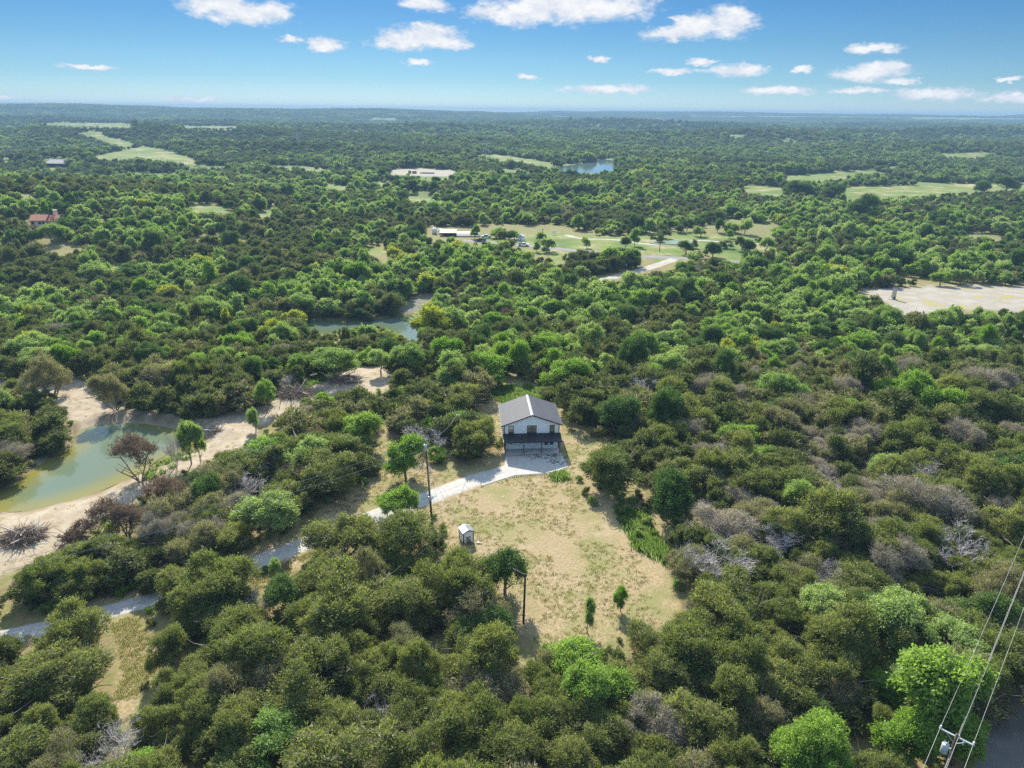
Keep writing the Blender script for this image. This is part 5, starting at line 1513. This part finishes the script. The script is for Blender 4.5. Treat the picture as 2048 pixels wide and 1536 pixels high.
HAND += [
    (150, 1315, 1215, 130, 'juniper', 0, 'dark juniper right below the lower end of the driveway'),
    (405, 1262, 1158, 130, 'juniper', 4, 'wide juniper hiding the driveway above the grassy gap'),
    (690, 1120, 1024, 150, 'juniper', 5, 'wide juniper hiding the driveway near the vivid green tree'),
    (805, 1130, 1035, 150, 'juniper', 2, 'juniper at the yard edge across from the tiny shed'),
    (105, 486, 447, 46, 'oak', 1, 'rounded leafy tree in front of the red tiled house'),
    (72, 488, 460, 34, 'dark', 1, 'dark tree below the porch of the red tiled house'),
    (130, 480, 450, 40, 'bright', 1, 'bright tree beside the wing of the red tiled house'),
    (1372, 508, 480, 36, 'dark', 0, 'round dark tree in the far meadow beside the road'),
    (1425, 514, 484, 40, 'dark', 1, 'broad tree standing in the middle of the far meadow'),
    (1500, 505, 478, 26, 'dark', 2, 'slim dark tree near the end of the far meadow'),
    (1530, 505, 474, 30, 'oak', 0, 'pale tree at the end of the far meadow'),
    (1020, 482, 462, 26, 'dark', 1, 'dark round tree beside the little white shed by the road'),
    (1003, 482, 458, 24, 'juniper', 0, 'dark juniper between the barn and the little white shed'),
]
hand_xy = []; LAND = []
for (hx, hy, ty, wpx, kind, var, lab) in HAND:
    b_ = at(hx, hy) if hy < 1536 else plane_pt(hx, hy, 0.0)
    b_[2] = hz(b_[0], b_[1])
    dep = float(proj(*b_)[2])
    lst, Rr, H = NEAR[kind]
    rad_m = wpx / 2 * dep / F
    ht = tall(b_, ty)
    elev = math.atan2(CAMH - b_[2], math.hypot(b_[0], b_[1]))
    ht = max(ht - rad_m * math.sin(elev) * 0.45, rad_m * 0.9)       # the far rim of the crown shows above its top
    plant(kind, var, b_, (var * 1.7 + hx) % 6.28, rad_m / (Rr * 0.94), ht / (H * 0.93), lab)
    hand_xy.append((b_[0], b_[1], rad_m)); LAND.append((b_[0], b_[1], lab))
hand_xy = np.array(hand_xy)

# ---- the rest of the trees
rs = np.random.RandomState(77)
def band(d0, d1, sp, xk=0.80, xm=28):
    ys = np.arange(max(18, 0), d1, sp); out = []
    X = []; Y = []
    for y in ys:
        w = xk * y + xm
        xs = np.arange(-w, w, sp)
        X.append(xs); Y.append(np.full(len(xs), y))
    X = np.concatenate(X); Y = np.concatenate(Y)
    X = X + rs.uniform(-0.48, 0.48, len(X)) * sp; Y = Y + rs.uniform(-0.48, 0.48, len(Y)) * sp
    D = np.hypot(X, Y); k = (D >= d0) & (D < d1)
    return X[k], Y[k]
bands = [(20, 150, 3.4), (150, 330, 3.9), (330, 800, 4.9), (800, 1700, 6.8), (1700, 3600, 10.5)]
bx_l = [band(*b) for b in bands]
TX = np.concatenate([b[0] for b in bx_l]); TY = np.concatenate([b[1] for b in bx_l])
TBND = np.concatenate([np.full(len(b[0]), i) for i, b in enumerate(bx_l)])
TZ = height(TX, TY)
TD = np.hypot(TX, TY)
SIZE = np.clip(rs.normal(0.97, 0.26, len(TX)), 0.45, 1.6) * np.choose(TBND, [0.98, 0.92, 0.98, 1.14, 1.5])
SIZE *= 0.72 + 0.75 * fbm(TX / 18, TY / 18, 2)
WIDE = np.clip(rs.normal(np.where(TBND == 0, 1.24, 1.12), 0.22, len(TX)), 0.75, 1.9)
hgt = SIZE * 5.3
u0, v0, dp0 = proj(TX, TY, TZ)
u1, v1, _d = proj(TX, TY, TZ + hgt * 0.86)
um, vm_, _d = proj(TX, TY, TZ + hgt * 0.5)
rp = SIZE * WIDE * 2.3 * F / dp0
_rr = SIZE * WIDE * 1.9
ub_, vb_, _d = proj(TX - TX / TD * _rr, TY - TY / TD * _rr, TZ + hgt * 0.22)      # the near rim of the crown
ok = np.ones(len(TX), bool)
for P in CLEARS + WATERS:
    xs_ = [q[0] for q in P]; ys_ = [q[1] for q in P]
    nb = (u0 > min(xs_) - 200) & (u0 < max(xs_) + 200) & (v0 > min(ys_) - 60) & (v0 < max(ys_) + 260) & ok
    i = np.where(nb)[0]
    if len(i) == 0: continue
    if P is MEADOW: i = i[rs.rand(len(i)) > 0.10]
    hit = in_poly(u0[i], v0[i], P) | in_poly(u1[i], v1[i], P) | in_poly(um[i], vm_[i], P)
    near = dp0[i] < 330
    if P is YARD: hit |= near & (in_poly(um[i] - rp[i] * 0.9, vm_[i], P) | in_poly(um[i] + rp[i] * 0.9, vm_[i], P))
    hit |= near & in_poly(ub_[i], vb_[i], P)
    hit |= near & (in_poly(um[i] - rp[i] * 0.6, vm_[i], P) | in_poly(um[i] + rp[i] * 0.6, vm_[i], P))
    ok[i[hit]] = False
i = np.where(ok)[0]
hitb = in_poly(ub_[i], vb_[i], BANK) | in_poly(u0[i], v0[i], BANK) | in_poly(u1[i], v1[i], BANK) | in_poly(um[i], vm_[i], BANK) | in_poly(um[i] + rp[i] * 0.5, vm_[i], BANK) | in_poly(um[i] - rp[i] * 0.5, vm_[i], BANK)
hitb &= ~in_poly(u0[i], v0[i], GROVE)
ok[i[hitb]] = False
for P in KEEP:
    ok &= ~(in_poly(u0, v0, P) | in_poly(u1, v1, P) | in_poly(um, vm_, P))
nr_ = TD < 420
def far_from(pts, dist):
    d = np.full(len(TX), 1e9); i = np.where(TD < 900)[0]
    d[i] = seg_dist(TX[i], TY[i], pts)
    return d > dist
ok &= far_from(DRIVE, 2.6) & far_from(ROAD1, 5.0) & far_from(ROAD2, 4.5) & far_from(ROAD3, 4.2) & far_from(ROAD5, 3.5)
for (hx, hy, hr) in hand_xy:
    ok &= np.hypot(TX - hx, TY - hy) > max(1.6, hr * 0.75)
for q in (PA, PB, PC, PRB):
    ok &= np.hypot(TX - q[0], TY - q[1]) > 1.6
c_, s_ = math.cos(HA), math.sin(HA)
lx = (TX - HX) * c_ + (TY - HY) * s_; ly = -(TX - HX) * s_ + (TY - HY) * c_
ok &= ~((lx > -4.0) & (lx < HW + 4.0) & (ly > -5) & (ly < HD + 4))
ok &= ~((TD > 330) & (fbm(TX / 70 + 31, TY / 60 + 12, 3) > 0.615))
ok &= ~((TD > 280) & (TD < 460) & (u0 > 900) & (u0 < 1600) & (v0 > 430) & (v0 < 475) & (fbm(TX / 70 + 31, TY / 60 + 12, 3) > 0.59))
# nothing may stand in the camera's way
ok &= TD > 22
sel = np.where(ok)[0]
TX, TY, TZ, TD, SIZE, WIDE, TBND, u0, v0, dp0, v1 = [a[sel] for a in (TX, TY, TZ, TD, SIZE, WIDE, TBND, u0, v0, dp0, v1)]
n = len(TX)
# which kind grows where
poak = np.where(v0 > 720, 0.06, np.where(v0 > 560, 0.46, 0.50))
poak = np.where((v0 > 470) & (v0 < 700) & (u0 > 1150), 0.66, poak)
poak = np.where((v0 > 690) & (v0 < 760), 0.25, poak)
poak = np.where((v0 > 440) & (v0 < 600) & (u0 < 1000), 0.36, poak)
poak = np.where((v0 > 1250) & (u0 > 1700), 0.30, poak)
poak = np.where(TD > 500, np.clip(0.36 - 0.020 * (TZ + 6), 0.12, 0.62), poak)
wl_ = np.where(TD < 330, 26.0, np.where(TD < 900, 60.0, 160.0))
poak = np.clip(poak + (fbm(TX / wl_ + 50, TY / wl_ + 9, 3) - 0.44) * np.where(v0 > 720, 0.5, np.where(TD > 500, 1.8, 3.0)), 0.02, 0.95)
rr_ = rs.rand(n)
is_oak = rr_ < poak
brown = (np.exp(-((u0 - 420) / 330) ** 2 - ((v0 - 1060) / 110) ** 2) + np.exp(-((u0 - 1680) / 300) ** 2 - ((v0 - 960) / 170) ** 2)) * (v0 > 700)
pol = 0.10 + 0.34 * np.clip(brown, 0, 1) + 0.08 * (v0 > 700)
pde = np.where(v0 > 640, 0.022 + 0.20 * np.clip(brown, 0, 1), 0.006)
prd = np.where(v0 > 700, 0.0015 + 0.10 * np.clip(np.exp(-((u0 - 380) / 330) ** 2 - ((v0 - 1040) / 110) ** 2), 0, 1), 0.004)
r2 = rs.rand(n)
kind = np.where(is_oak, 'oak', 'juniper').astype(object)
kind[~is_oak & (r2 < pol)] = 'olive'
kind[~is_oak & (r2 > 1 - prd)] = 'red'
kind[~is_oak & (r2 < pde * 1.3)] = 'grey'
kind[~is_oak & (r2 < pde * 0.45)] = 'dead'
r3 = rs.rand(n)
near_oak = v0 > 700
kind[is_oak & (r3 < np.where(near_oak, 0.35, 0.16))] = 'bright'
kind[is_oak & (r3 > 0.74)] = 'dark'
kind[is_oak & (r3 > 0.975) & (v0 < 720)] = 'yellow'
var = rs.randint(0, 12, n)
rotz = rs.uniform(0, 6.28, n)
zk = np.clip(rs.normal(1.0, 0.12, n), 0.75, 1.3)
inframe = (u0 > -140) & (u0 < 2190) & (v1 < 1625) & (v1 > 150)

# the largest in view become things of their own; their labels say which landmark they stand closest to
PLACES = [(SHED[0], SHED[1], 'the tiny white shed'), (PA[0], PA[1], 'the transformer pole'), (PB[0], PB[1], 'the black yard pole'), (PRB[0], PRB[1], 'the crossarm pole'), (HX + 4, HY + 8, 'the white house'), (PC[0], PC[1], 'the thin dark pole')]
def place(px, py, nm):
    q = at(px, py); PLACES.append((q[0], q[1], nm))
place(45, 1265, 'the lower end of the gravel driveway'); place(300, 1200, 'the driveway where trees hide it'); place(560, 1110, 'the open stretch of lower driveway')
place(45, 1075, 'the brush pile by the pond'); place(436, 866, 'the pointed tip of the pond'); place(20, 1010, 'the near shore of the pond'); place(150, 850, 'the far corner of the pond')
place(240, 1430, 'the end of the grassy gap'); place(1345, 1160, 'the outer edge of the dry yard'); place(1330, 1245, 'the lower corner of the dry yard'); place(1000, 1235, 'the tree shadow on the yard')
place(20, 1500, 'the bottom left corner of the photo'); place(2020, 1380, 'the shaded road'); place(700, 1500, 'the bottom edge below the long junipers'); place(1300, 1500, 'the middle of the bottom edge')
place(1480, 1300, 'the thicket below the silver dead tree'); place(1560, 880, 'the olive slope behind the house'); place(1980, 900, 'the right edge above the power wires'); place(620, 850, 'the woods between pond and house'); place(870, 790, 'the thicket left of the house')
for px_, py_, nm_ in ((1340, 700, 'the woods straight behind the house'), (1600, 720, 'the wooded slope before the pale lot'), (1900, 700, 'the woods before the lone stone chimney'), (1150, 650, 'the woods right of the creek pool'), (740, 690, 'the near shore of the creek pool'), (300, 690, 'the dark woods above the pond dirt'),
                      (60, 640, 'the left edge above the pond dirt'), (450, 740, 'the woods above the dirt track'), (1000, 720, 'the woods behind the weedy patch'), (1900, 800, 'the right edge of the olive slope'), (1450, 800, 'the top of the olive slope'), (600, 1330, 'the long junipers at the bottom'), (1750, 1250, 'the lower right thicket'), (700, 620, 'the far shore of the creek pool'), (1750, 640, 'the near corner of the pale lot'), (1480, 650, 'the bright woods beyond the slope'),
                      (1250, 720, 'the pink-grey dead tree'), (950, 1400, 'the thicket below the black pole'), (420, 1420, 'the thicket beside the grassy gap'), (1980, 1080, 'the power wires'), (1560, 1080, 'the silver dead trees on the slope'), (850, 1200, 'the thicket left of the yard pole')):
    place(px_, py_, nm_)
for (hx, hy, lab) in LAND:
    if math.hypot(hx, hy) < 210: PLACES.append((hx, hy, 'the ' + lab.split(' standing')[0]))
_u = 'first second third fourth fifth sixth seventh eighth ninth tenth eleventh twelfth thirteenth fourteenth fifteenth sixteenth seventeenth eighteenth nineteenth'.split()
ORD = ['', 'nearest'] + [w + ' nearest' for w in _u[1:]]
for _t, _th in (('twenty', 'twentieth'), ('thirty', 'thirtieth'), ('forty', 'fortieth'), ('fifty', 'fiftieth'), ('sixty', 'sixtieth')):
    ORD += [_th + ' nearest'] + ['%s-%s nearest' % (_t, w) for w in _u[:9]]
WORD = {'juniper': 'dark green juniper', 'olive': 'greyish half-bare juniper', 'oak': 'leafy green tree', 'bright': 'vivid green tree', 'dark': 'deep green leafy tree', 'yellow': 'yellow-green tree', 'red': 'brown dead juniper', 'grey': 'grey bare-twigged juniper', 'dead': 'bare silver dead tree'}
fam = np.array([{'juniper': 0, 'olive': 0, 'oak': 1, 'bright': 1, 'dark': 1, 'yellow': 1, 'red': 2, 'grey': 2, 'dead': 2}[k] for k in kind])
LIM = {0: 300, 1: 220, 2: 150}
single = np.zeros(n, bool)
near_i = TD < 420
for f_ in (0, 1, 2):
    cand = np.where((fam == f_) & inframe & near_i)[0]
    big = cand[np.argsort(-(SIZE[cand] / dp0[cand]))][:LIM[f_]]
    single[big] = True
PX = np.array([(a, b) for a, b, _ in PLACES])
ii = np.where(near_i)[0]
dist = np.hypot(TX[ii][:, None] - PX[None, :, 0], TY[ii][:, None] - PX[None, :, 1])
own = np.argmin(dist, 1); od = dist[np.arange(len(ii)), own]
rank = {}
for kd in WORD:
    for pl in range(len(PLACES)):
        q = np.where((own == pl) & (kind[ii] == kd))[0]
        for r_, t in enumerate(q[np.argsort(od[q])]):
            rank[ii[t]] = (pl, r_ + 1)
nrand = 0
for t in np.where(single)[0]:
    kd = kind[t]
    lst, Rr, H = NEAR[kd]
    pl, r_ = rank[t]
    nm = PLACES[pl][2]
    o_ = ORD[r_] if r_ < len(ORD) else 'one of many farther'
    lab = '%s, %s to %s' % (WORD[kd], o_, nm) if r_ < len(ORD) else '%s in the woods some way from %s' % (WORD[kd], nm)
    lab = ' '.join(lab.split()[:16])
    if lab.split()[-1] in ('the', 'of', 'with', 'by', 'on', 'and', 'in', 'beside', 'at', 'a', 'its', 'to'): lab = ' '.join(lab.split()[:-1])
    grp = {0: 'junipers of the near woods', 1: 'leafy trees among the junipers', 2: 'dead trees of the near woods'}[fam[t]]
    plant(kd, int(var[t]), (TX[t], TY[t], TZ[t]), rotz[t], SIZE[t] * WIDE[t], SIZE[t] * zk[t], lab, grp, skew=float(0.82 + 0.36 * r3[t]))

rest = ~single
def mass(name, famset, nearp, farp, table_mid, table_far, label):
    for nm, msk, coll, table in ((name, rest & np.isin(fam, famset) & (TBND <= 2), nearp, table_mid), ('distant_' + name, rest & np.isin(fam, famset) & (TBND > 2), farp, table_far)):
        i = np.where(msk)[0]
        if len(i) == 0: continue
        pid = np.array([table[k][v % len(table[k])] for k, v in zip(kind[i], var[i])])
        sc_ = np.stack([SIZE[i] * WIDE[i], SIZE[i] * WIDE[i], SIZE[i] * zk[i]], 1)
        instancer(nm, coll, np.stack([TX[i], TY[i], TZ[i]], 1), pid, np.stack([np.zeros(len(i)), np.zeros(len(i)), rotz[i]], 1), sc_, label if nm == name else 'far ' + label)
mass('juniper_forest', (0, 2), proto_collection('juniper_models', PJ_mid + dm), proto_collection('far_juniper_models', PJ_far),
     {'juniper': [0, 1, 2, 3, 4], 'olive': [5, 6], 'red': [7], 'grey': [8], 'dead': [9, 10]}, {'juniper': [0, 1, 2], 'olive': [3], 'red': [3], 'grey': [3], 'dead': [3]}, 'dark juniper woods covering the hills')
mass('oak_forest', (1,), proto_collection('oak_models', PO_mid), proto_collection('far_oak_models', PO_far),
     {'oak': [0, 1, 2], 'bright': [3, 4], 'dark': [5, 6], 'yellow': [7]}, {'oak': [0, 1], 'bright': [3], 'dark': [2], 'yellow': [3]}, 'green leafy woods mixed among the junipers')
# low shrubs filling the gaps between the near trees
ux, uy = band(25, 230, 2.3)
uz = height(ux, uy); ua, ub, _d = proj(ux, uy, uz)
k_ = rs.rand(len(ux)) < 0.55
for P in [YARD, BANK, TRACK, LOT] + WATERS: k_ &= ~in_poly(ua, ub, P)
k_ &= (seg_dist(ux, uy, DRIVE) > 2.1) & (seg_dist(ux, uy, ROAD3) > 3.6)
lx = (ux - HX) * c_ + (uy - HY) * s_; ly = -(ux - HX) * s_ + (uy - HY) * c_
k_ &= ~((lx > -1.5) & (lx < HW + 1.5) & (ly > -3) & (ly < HD + 1.5))
ux, uy, uz = ux[k_], uy[k_], uz[k_]; nn = len(ux)
us = rs.uniform(0.16, 0.42, nn)
USH = [lod('u%02d' % k, kd, 'juniper', 700 + k, 2.4, 3.6, 70, 12, 0.8, 0.3, 0.35, tf, 0.05) for k, (kd, tf) in enumerate([('juniper', .15), ('olive', .3), ('oak', .1), ('weed', .1)])]
instancer('undergrowth', proto_collection('shrub_models', USH), np.stack([ux, uy, uz], 1), rs.choice([0, 1, 2, 3], nn, p=[.4, .25, .2, .15]), np.stack([np.zeros(nn), np.zeros(nn), rs.uniform(0, 6.28, nn)], 1), np.repeat(us[:, None], 3, 1), 'low shrubs and weeds between the near trees')
# the farthest woods
X, Y = band(3600, 9000, 55, 0.80, 40)
Z = height(X, Y)
uu, vv, _d = proj(X, Y, Z)
k_ = fbm(X / 700 + 4, Y / 700, 3) < 0.60
for P in FIELDS: k_ &= ~in_poly(uu, vv, P)
X, Y, Z = X[k_], Y[k_], Z[k_]; nn = len(X)
instancer('horizon_forest', proto_collection('patch_models', PP), np.stack([X, Y, Z], 1), rs.randint(0, 4, nn), np.stack([np.zeros(nn), np.zeros(nn), rs.uniform(0, 6.28, nn)], 1), np.repeat(rs.uniform(0.9, 1.2, (nn, 1)), 3, 1), 'blue hazy woods on the far ridges')

# ------------------------------------------------------------------ ground cover and small things
def tuft_mesh(name, seed, n, h, w, spread, mat):
    rg = np.random.RandomState(seed)
    p = np.stack([rg.normal(size=n) * spread, rg.normal(size=n) * spread, np.zeros(n)], 1)
    d = unit(np.stack([rg.normal(size=n) * 0.5, rg.normal(size=n) * 0.5, np.ones(n)], 1)); s = unit(np.cross(d, rg.normal(size=(n, 3))))
    ln = h * rg.uniform(0.6, 1.3, (n, 1))
    V = np.stack([p - s * w / 2, p + s * w / 2, p + d * ln], 1)
    nr = unit(np.repeat(0.5 * d + np.array([0, 0, 0.5]), 3, 0))
    return bpy.data.objects.new(name, leaf_mesh(name, V.reshape(-1, 3), nr, rg.rand(n), np.zeros(n), mat))
def scatter_px(polys, count, seed, avoid=()):
    rg = np.random.RandomState(seed); out = []
    for P, c in zip(polys, count):
        W = np.array([at(a, b)[:2] for a, b in P]); lo = W.min(0); hi = W.max(0)
        q = rg.uniform(lo, hi, (c * 4, 2)); q = q[in_poly(q[:, 0], q[:, 1], W)][:c]; out.append(q)
    q = np.vstack(out)
    for pts, d in avoid:
        q = q[seg_dist(q[:, 0], q[:, 1], pts) > d]
    lx = (q[:, 0] - HX) * c_ + (q[:, 1] - HY) * s_; ly = -(q[:, 0] - HX) * s_ + (q[:, 1] - HY) * c_
    q = q[~((lx > -0.4) & (lx < HW + 0.4) & (ly > -2.5) & (ly < HD + 0.4))]
    return q
c_, s_ = math.cos(HA), math.sin(HA)
q = scatter_px([YARD, TRACK, VERGE, VERGE2, BANK], [9000, 1200, 800, 500, 900], 3, [(DRIVE, 2.4)])
q = q[~in_poly(q[:, 0], q[:, 1], pad) & ~in_poly(q[:, 0], q[:, 1], POND)]
q = q[fbm(q[:, 0] / 4, q[:, 1] / 4, 3) > 0.36]
Z = height(q[:, 0], q[:, 1]); nq = len(q); rg = np.random.RandomState(9)
gm_ = [tuft_mesh('g%02d' % k, 600 + k, 16, 0.16, 0.05, 0.14, FOL['grass']) for k in range(3)]
instancer('grass', proto_collection('grass_models', gm_), np.stack([q[:, 0], q[:, 1], Z], 1), rg.randint(0, 3, nq), np.stack([np.zeros(nq), np.zeros(nq), rg.uniform(0, 6, nq)], 1), np.repeat(rg.uniform(0.5, 1.5, (nq, 1)), 3, 1), 'thin dry grass tufts over the yard')
LITTER = [[(1058, 914), (1120, 908), (1128, 930), (1080, 938)], [(1010, 908), (1120, 904), (1122, 912), (1012, 914)]]
q = scatter_px(LITTER, [150, 60], 15)
q = q[fbm(q[:, 0] / 1.5, q[:, 1] / 1.5, 2) > 0.36]
nq = len(q)
lm_ = [tuft_mesh('l%02d' % k, 660 + k, 10, 0.12, 0.07, 0.10, FOL['dark']) for k in range(2)]
instancer('leaf_litter', proto_collection('litter_models', lm_), np.stack([q[:, 0], q[:, 1], height(q[:, 0], q[:, 1]) + 0.062], 1), rg.randint(0, 2, nq), np.stack([np.zeros(nq), np.zeros(nq), rg.uniform(0, 6, nq)], 1), np.repeat(rg.uniform(0.6, 1.6, (nq, 1)), 3, 1), 'dark weeds and leaf litter on the gravel pad')
WEEDS = [[(955, 795), (1000, 772), (1100, 772), (1120, 800), (1000, 805)], [(1262, 1066), (1300, 1072), (1345, 1108), (1338, 1128), (1280, 1098)], [(1100, 950), (1130, 946), (1135, 958), (1105, 960)], [(1230, 1010), (1290, 1030), (1310, 1075), (1250, 1060)], [(520, 800), (640, 748), (700, 738), (600, 788)], [(300, 822), (400, 832), (380, 822)], [(260, 900), (300, 965), (440, 880), (410, 900)]]
q = scatter_px(WEEDS, [260, 330, 40, 160, 140, 40, 60], 5)
q = q[~in_poly(q[:, 0], q[:, 1], POND)]
Z = height(q[:, 0], q[:, 1]); nq = len(q)
wm_ = [tuft_mesh('w%02d' % k, 640 + k, 60, 0.55, 0.12, 0.35, FOL['weed']) for k in range(3)]
instancer('weeds', proto_collection('weed_models', wm_), np.stack([q[:, 0], q[:, 1], Z], 1), rg.randint(0, 3, nq), np.stack([np.zeros(nq), np.zeros(nq), rg.uniform(0, 6, nq)], 1), np.repeat(rg.uniform(0.5, 1.4, (nq, 1)), 3, 1), 'fresh green weeds behind the house and at the yard edge')

def rock_mesh(name, seed, mat):
    rnd = random.Random(seed); bm = bmesh.new(); bmesh.ops.create_icosphere(bm, subdivisions=1, radius=1)
    for v in bm.verts: v.co *= rnd.uniform(0.7, 1.15); v.co.z *= 0.6
    me = bpy.data.meshes.new(name); bm.to_mesh(me); bm.free(); me.materials.append(mat); return me
rocks = [rock_mesh('stone', k, M['pale_stone']) for k in range(3)]
q = scatter_px([YARD, BANK], [240, 160], 8, [(DRIVE, 2.2)])
q = q[~in_poly(q[:, 0], q[:, 1], pad) & ~in_poly(q[:, 0], q[:, 1], POND)]
nq = len(q); rk = [bpy.data.objects.new('r%02d' % k, rocks[k]) for k in range(3)]
instancer('pebbles', proto_collection('rock_models', rk), np.stack([q[:, 0], q[:, 1], height(q[:, 0], q[:, 1])], 1), rg.randint(0, 3, nq), np.stack([np.zeros(nq), np.zeros(nq), rg.uniform(0, 6, nq)], 1), np.repeat(rg.uniform(0.04, 0.16, (nq, 1)), 3, 1), 'pale loose stones over the yard and pond bank')
# row of edging stones along the turn of the driveway
edge = spline([at(a, b)[:2] for a, b in ((1020, 956), (1050, 952), (1080, 950), (1110, 949), (1132, 947))], 7)
g = empty('stone_edging', (edge[0][0], edge[0][1], 0.0)); tag(g, 'low curved row of dark edging stones below the gravel pad', 'edging')
em = rock_mesh('edging_stone', 40, M['stone'])
for p_ in edge:
    o = link('edging_stone', em, g); o.location = (p_[0] - edge[0][0], p_[1] - edge[0][1], hz(p_[0], p_[1]) + 0.08); o.scale = (0.16, 0.14, 0.20); o.rotation_euler = (0, 0, random.Random(p_[0]).random() * 6)
for px, py, sc, lab in ((956, 1086, 0.32, 'pale boulder on the ground just right of the tiny shed'), (962, 1087, 0.2, 'smaller pale rock beside the boulder near the tiny shed')):
    b_ = at(px, py); o = link('boulder', rocks[1], None); o.location = (b_[0], b_[1], b_[2] + 0.08); o.scale = (sc, sc, sc); tag(o, lab, 'rock')

def brush_pile(px, py, wpx, hm, n, seed, lab, mat='brush_wood'):
    b_ = at(px, py); dep = float(proj(*b_)[2]); w = wpx * dep / F / 2
    g = empty('brush_pile', b_); tag(g, lab, 'brush pile')
    rnd = random.Random(seed); P = []
    for i in range(n):
        a = rnd.uniform(0, 2 * PI); r = w * math.sqrt(rnd.random()) * 0.8; z = hm * max(0.05, (1 - (r / w) ** 2)) * rnd.random()
        b = rnd.uniform(0, 2 * PI); l_ = rnd.uniform(0.3, 0.8) * w
        P.append(limb(rnd, (r * math.cos(a), r * math.sin(a) * 0.7, z), (math.cos(b), math.sin(b), rnd.uniform(-0.1, 0.35)), l_, rnd.uniform(0.03, 0.09), 0.015, 0.18, 3, 0))
    v, q_ = tubes(P, 4)
    me = bpy.data.meshes.new('branches'); me.from_pydata(v, [], q_); me.update(); me.materials.append(M[mat])
    tag(link('branches', me, g), kind='stuff')
    v, q_ = tubes([limb(rnd, (rnd.uniform(-.5, .5) * w, rnd.uniform(-.3, .3) * w, 0.4 * hm), (rnd.uniform(-1, 1), rnd.uniform(-1, 1), 0.25), w * 0.9, 0.13, 0.06, 0.08, 4, 0) for _ in range(6)], 6)
    me = bpy.data.meshes.new('logs'); me.from_pydata(v, [], q_); me.update(); me.materials.append(M['grey_wood'])
    tag(link('logs', me, g), kind='stuff')
brush_pile(45, 1078, 96, 1.6, 420, 1, 'big tangled pile of cut branches on the bare ground by the pond')
brush_pile(418, 828, 46, 1.5, 220, 2, 'dark brush pile at the foot of the trees on the pond bank')
brush_pile(590, 790, 92, 1.6, 380, 3, 'long brush pile beside the dirt track above the pond')
brush_pile(690, 762, 80, 1.3, 260, 4, 'brush pile under the pale green spreading tree')
brush_pile(430, 862, 40, 0.6, 80, 5, 'thin scatter of branches at the pointed tip of the pond')

# ------------------------------------------------------------------ the hazy air
zs = np.array([v.co.z for v in gme.vertices])
hx_ = MB().box(-9600, 9600, -9600, 9600, float(zs.min()) - 1.5, max(float(zs.max()) + 14, CAMH + 4))
mt, nt = new_mat('haze')
out = N(nt, 'ShaderNodeOutputMaterial'); pv = N(nt, 'ShaderNodeVolumePrincipled')
pv.inputs['Color'].default_value = (0.30, 0.50, 0.72, 1); pv.inputs['Density'].default_value = HAZE_DENSITY; pv.inputs['Anisotropy'].default_value = 0.0
L(nt, pv.outputs[0], out.inputs['Volume'])
tag(hx_.build('haze', mt), 'thin blue haze in the air over the hills', None, None, 'stuff')
print('trees', n, 'single', int(single.sum()), 'ground z', zs.min(), zs.max())
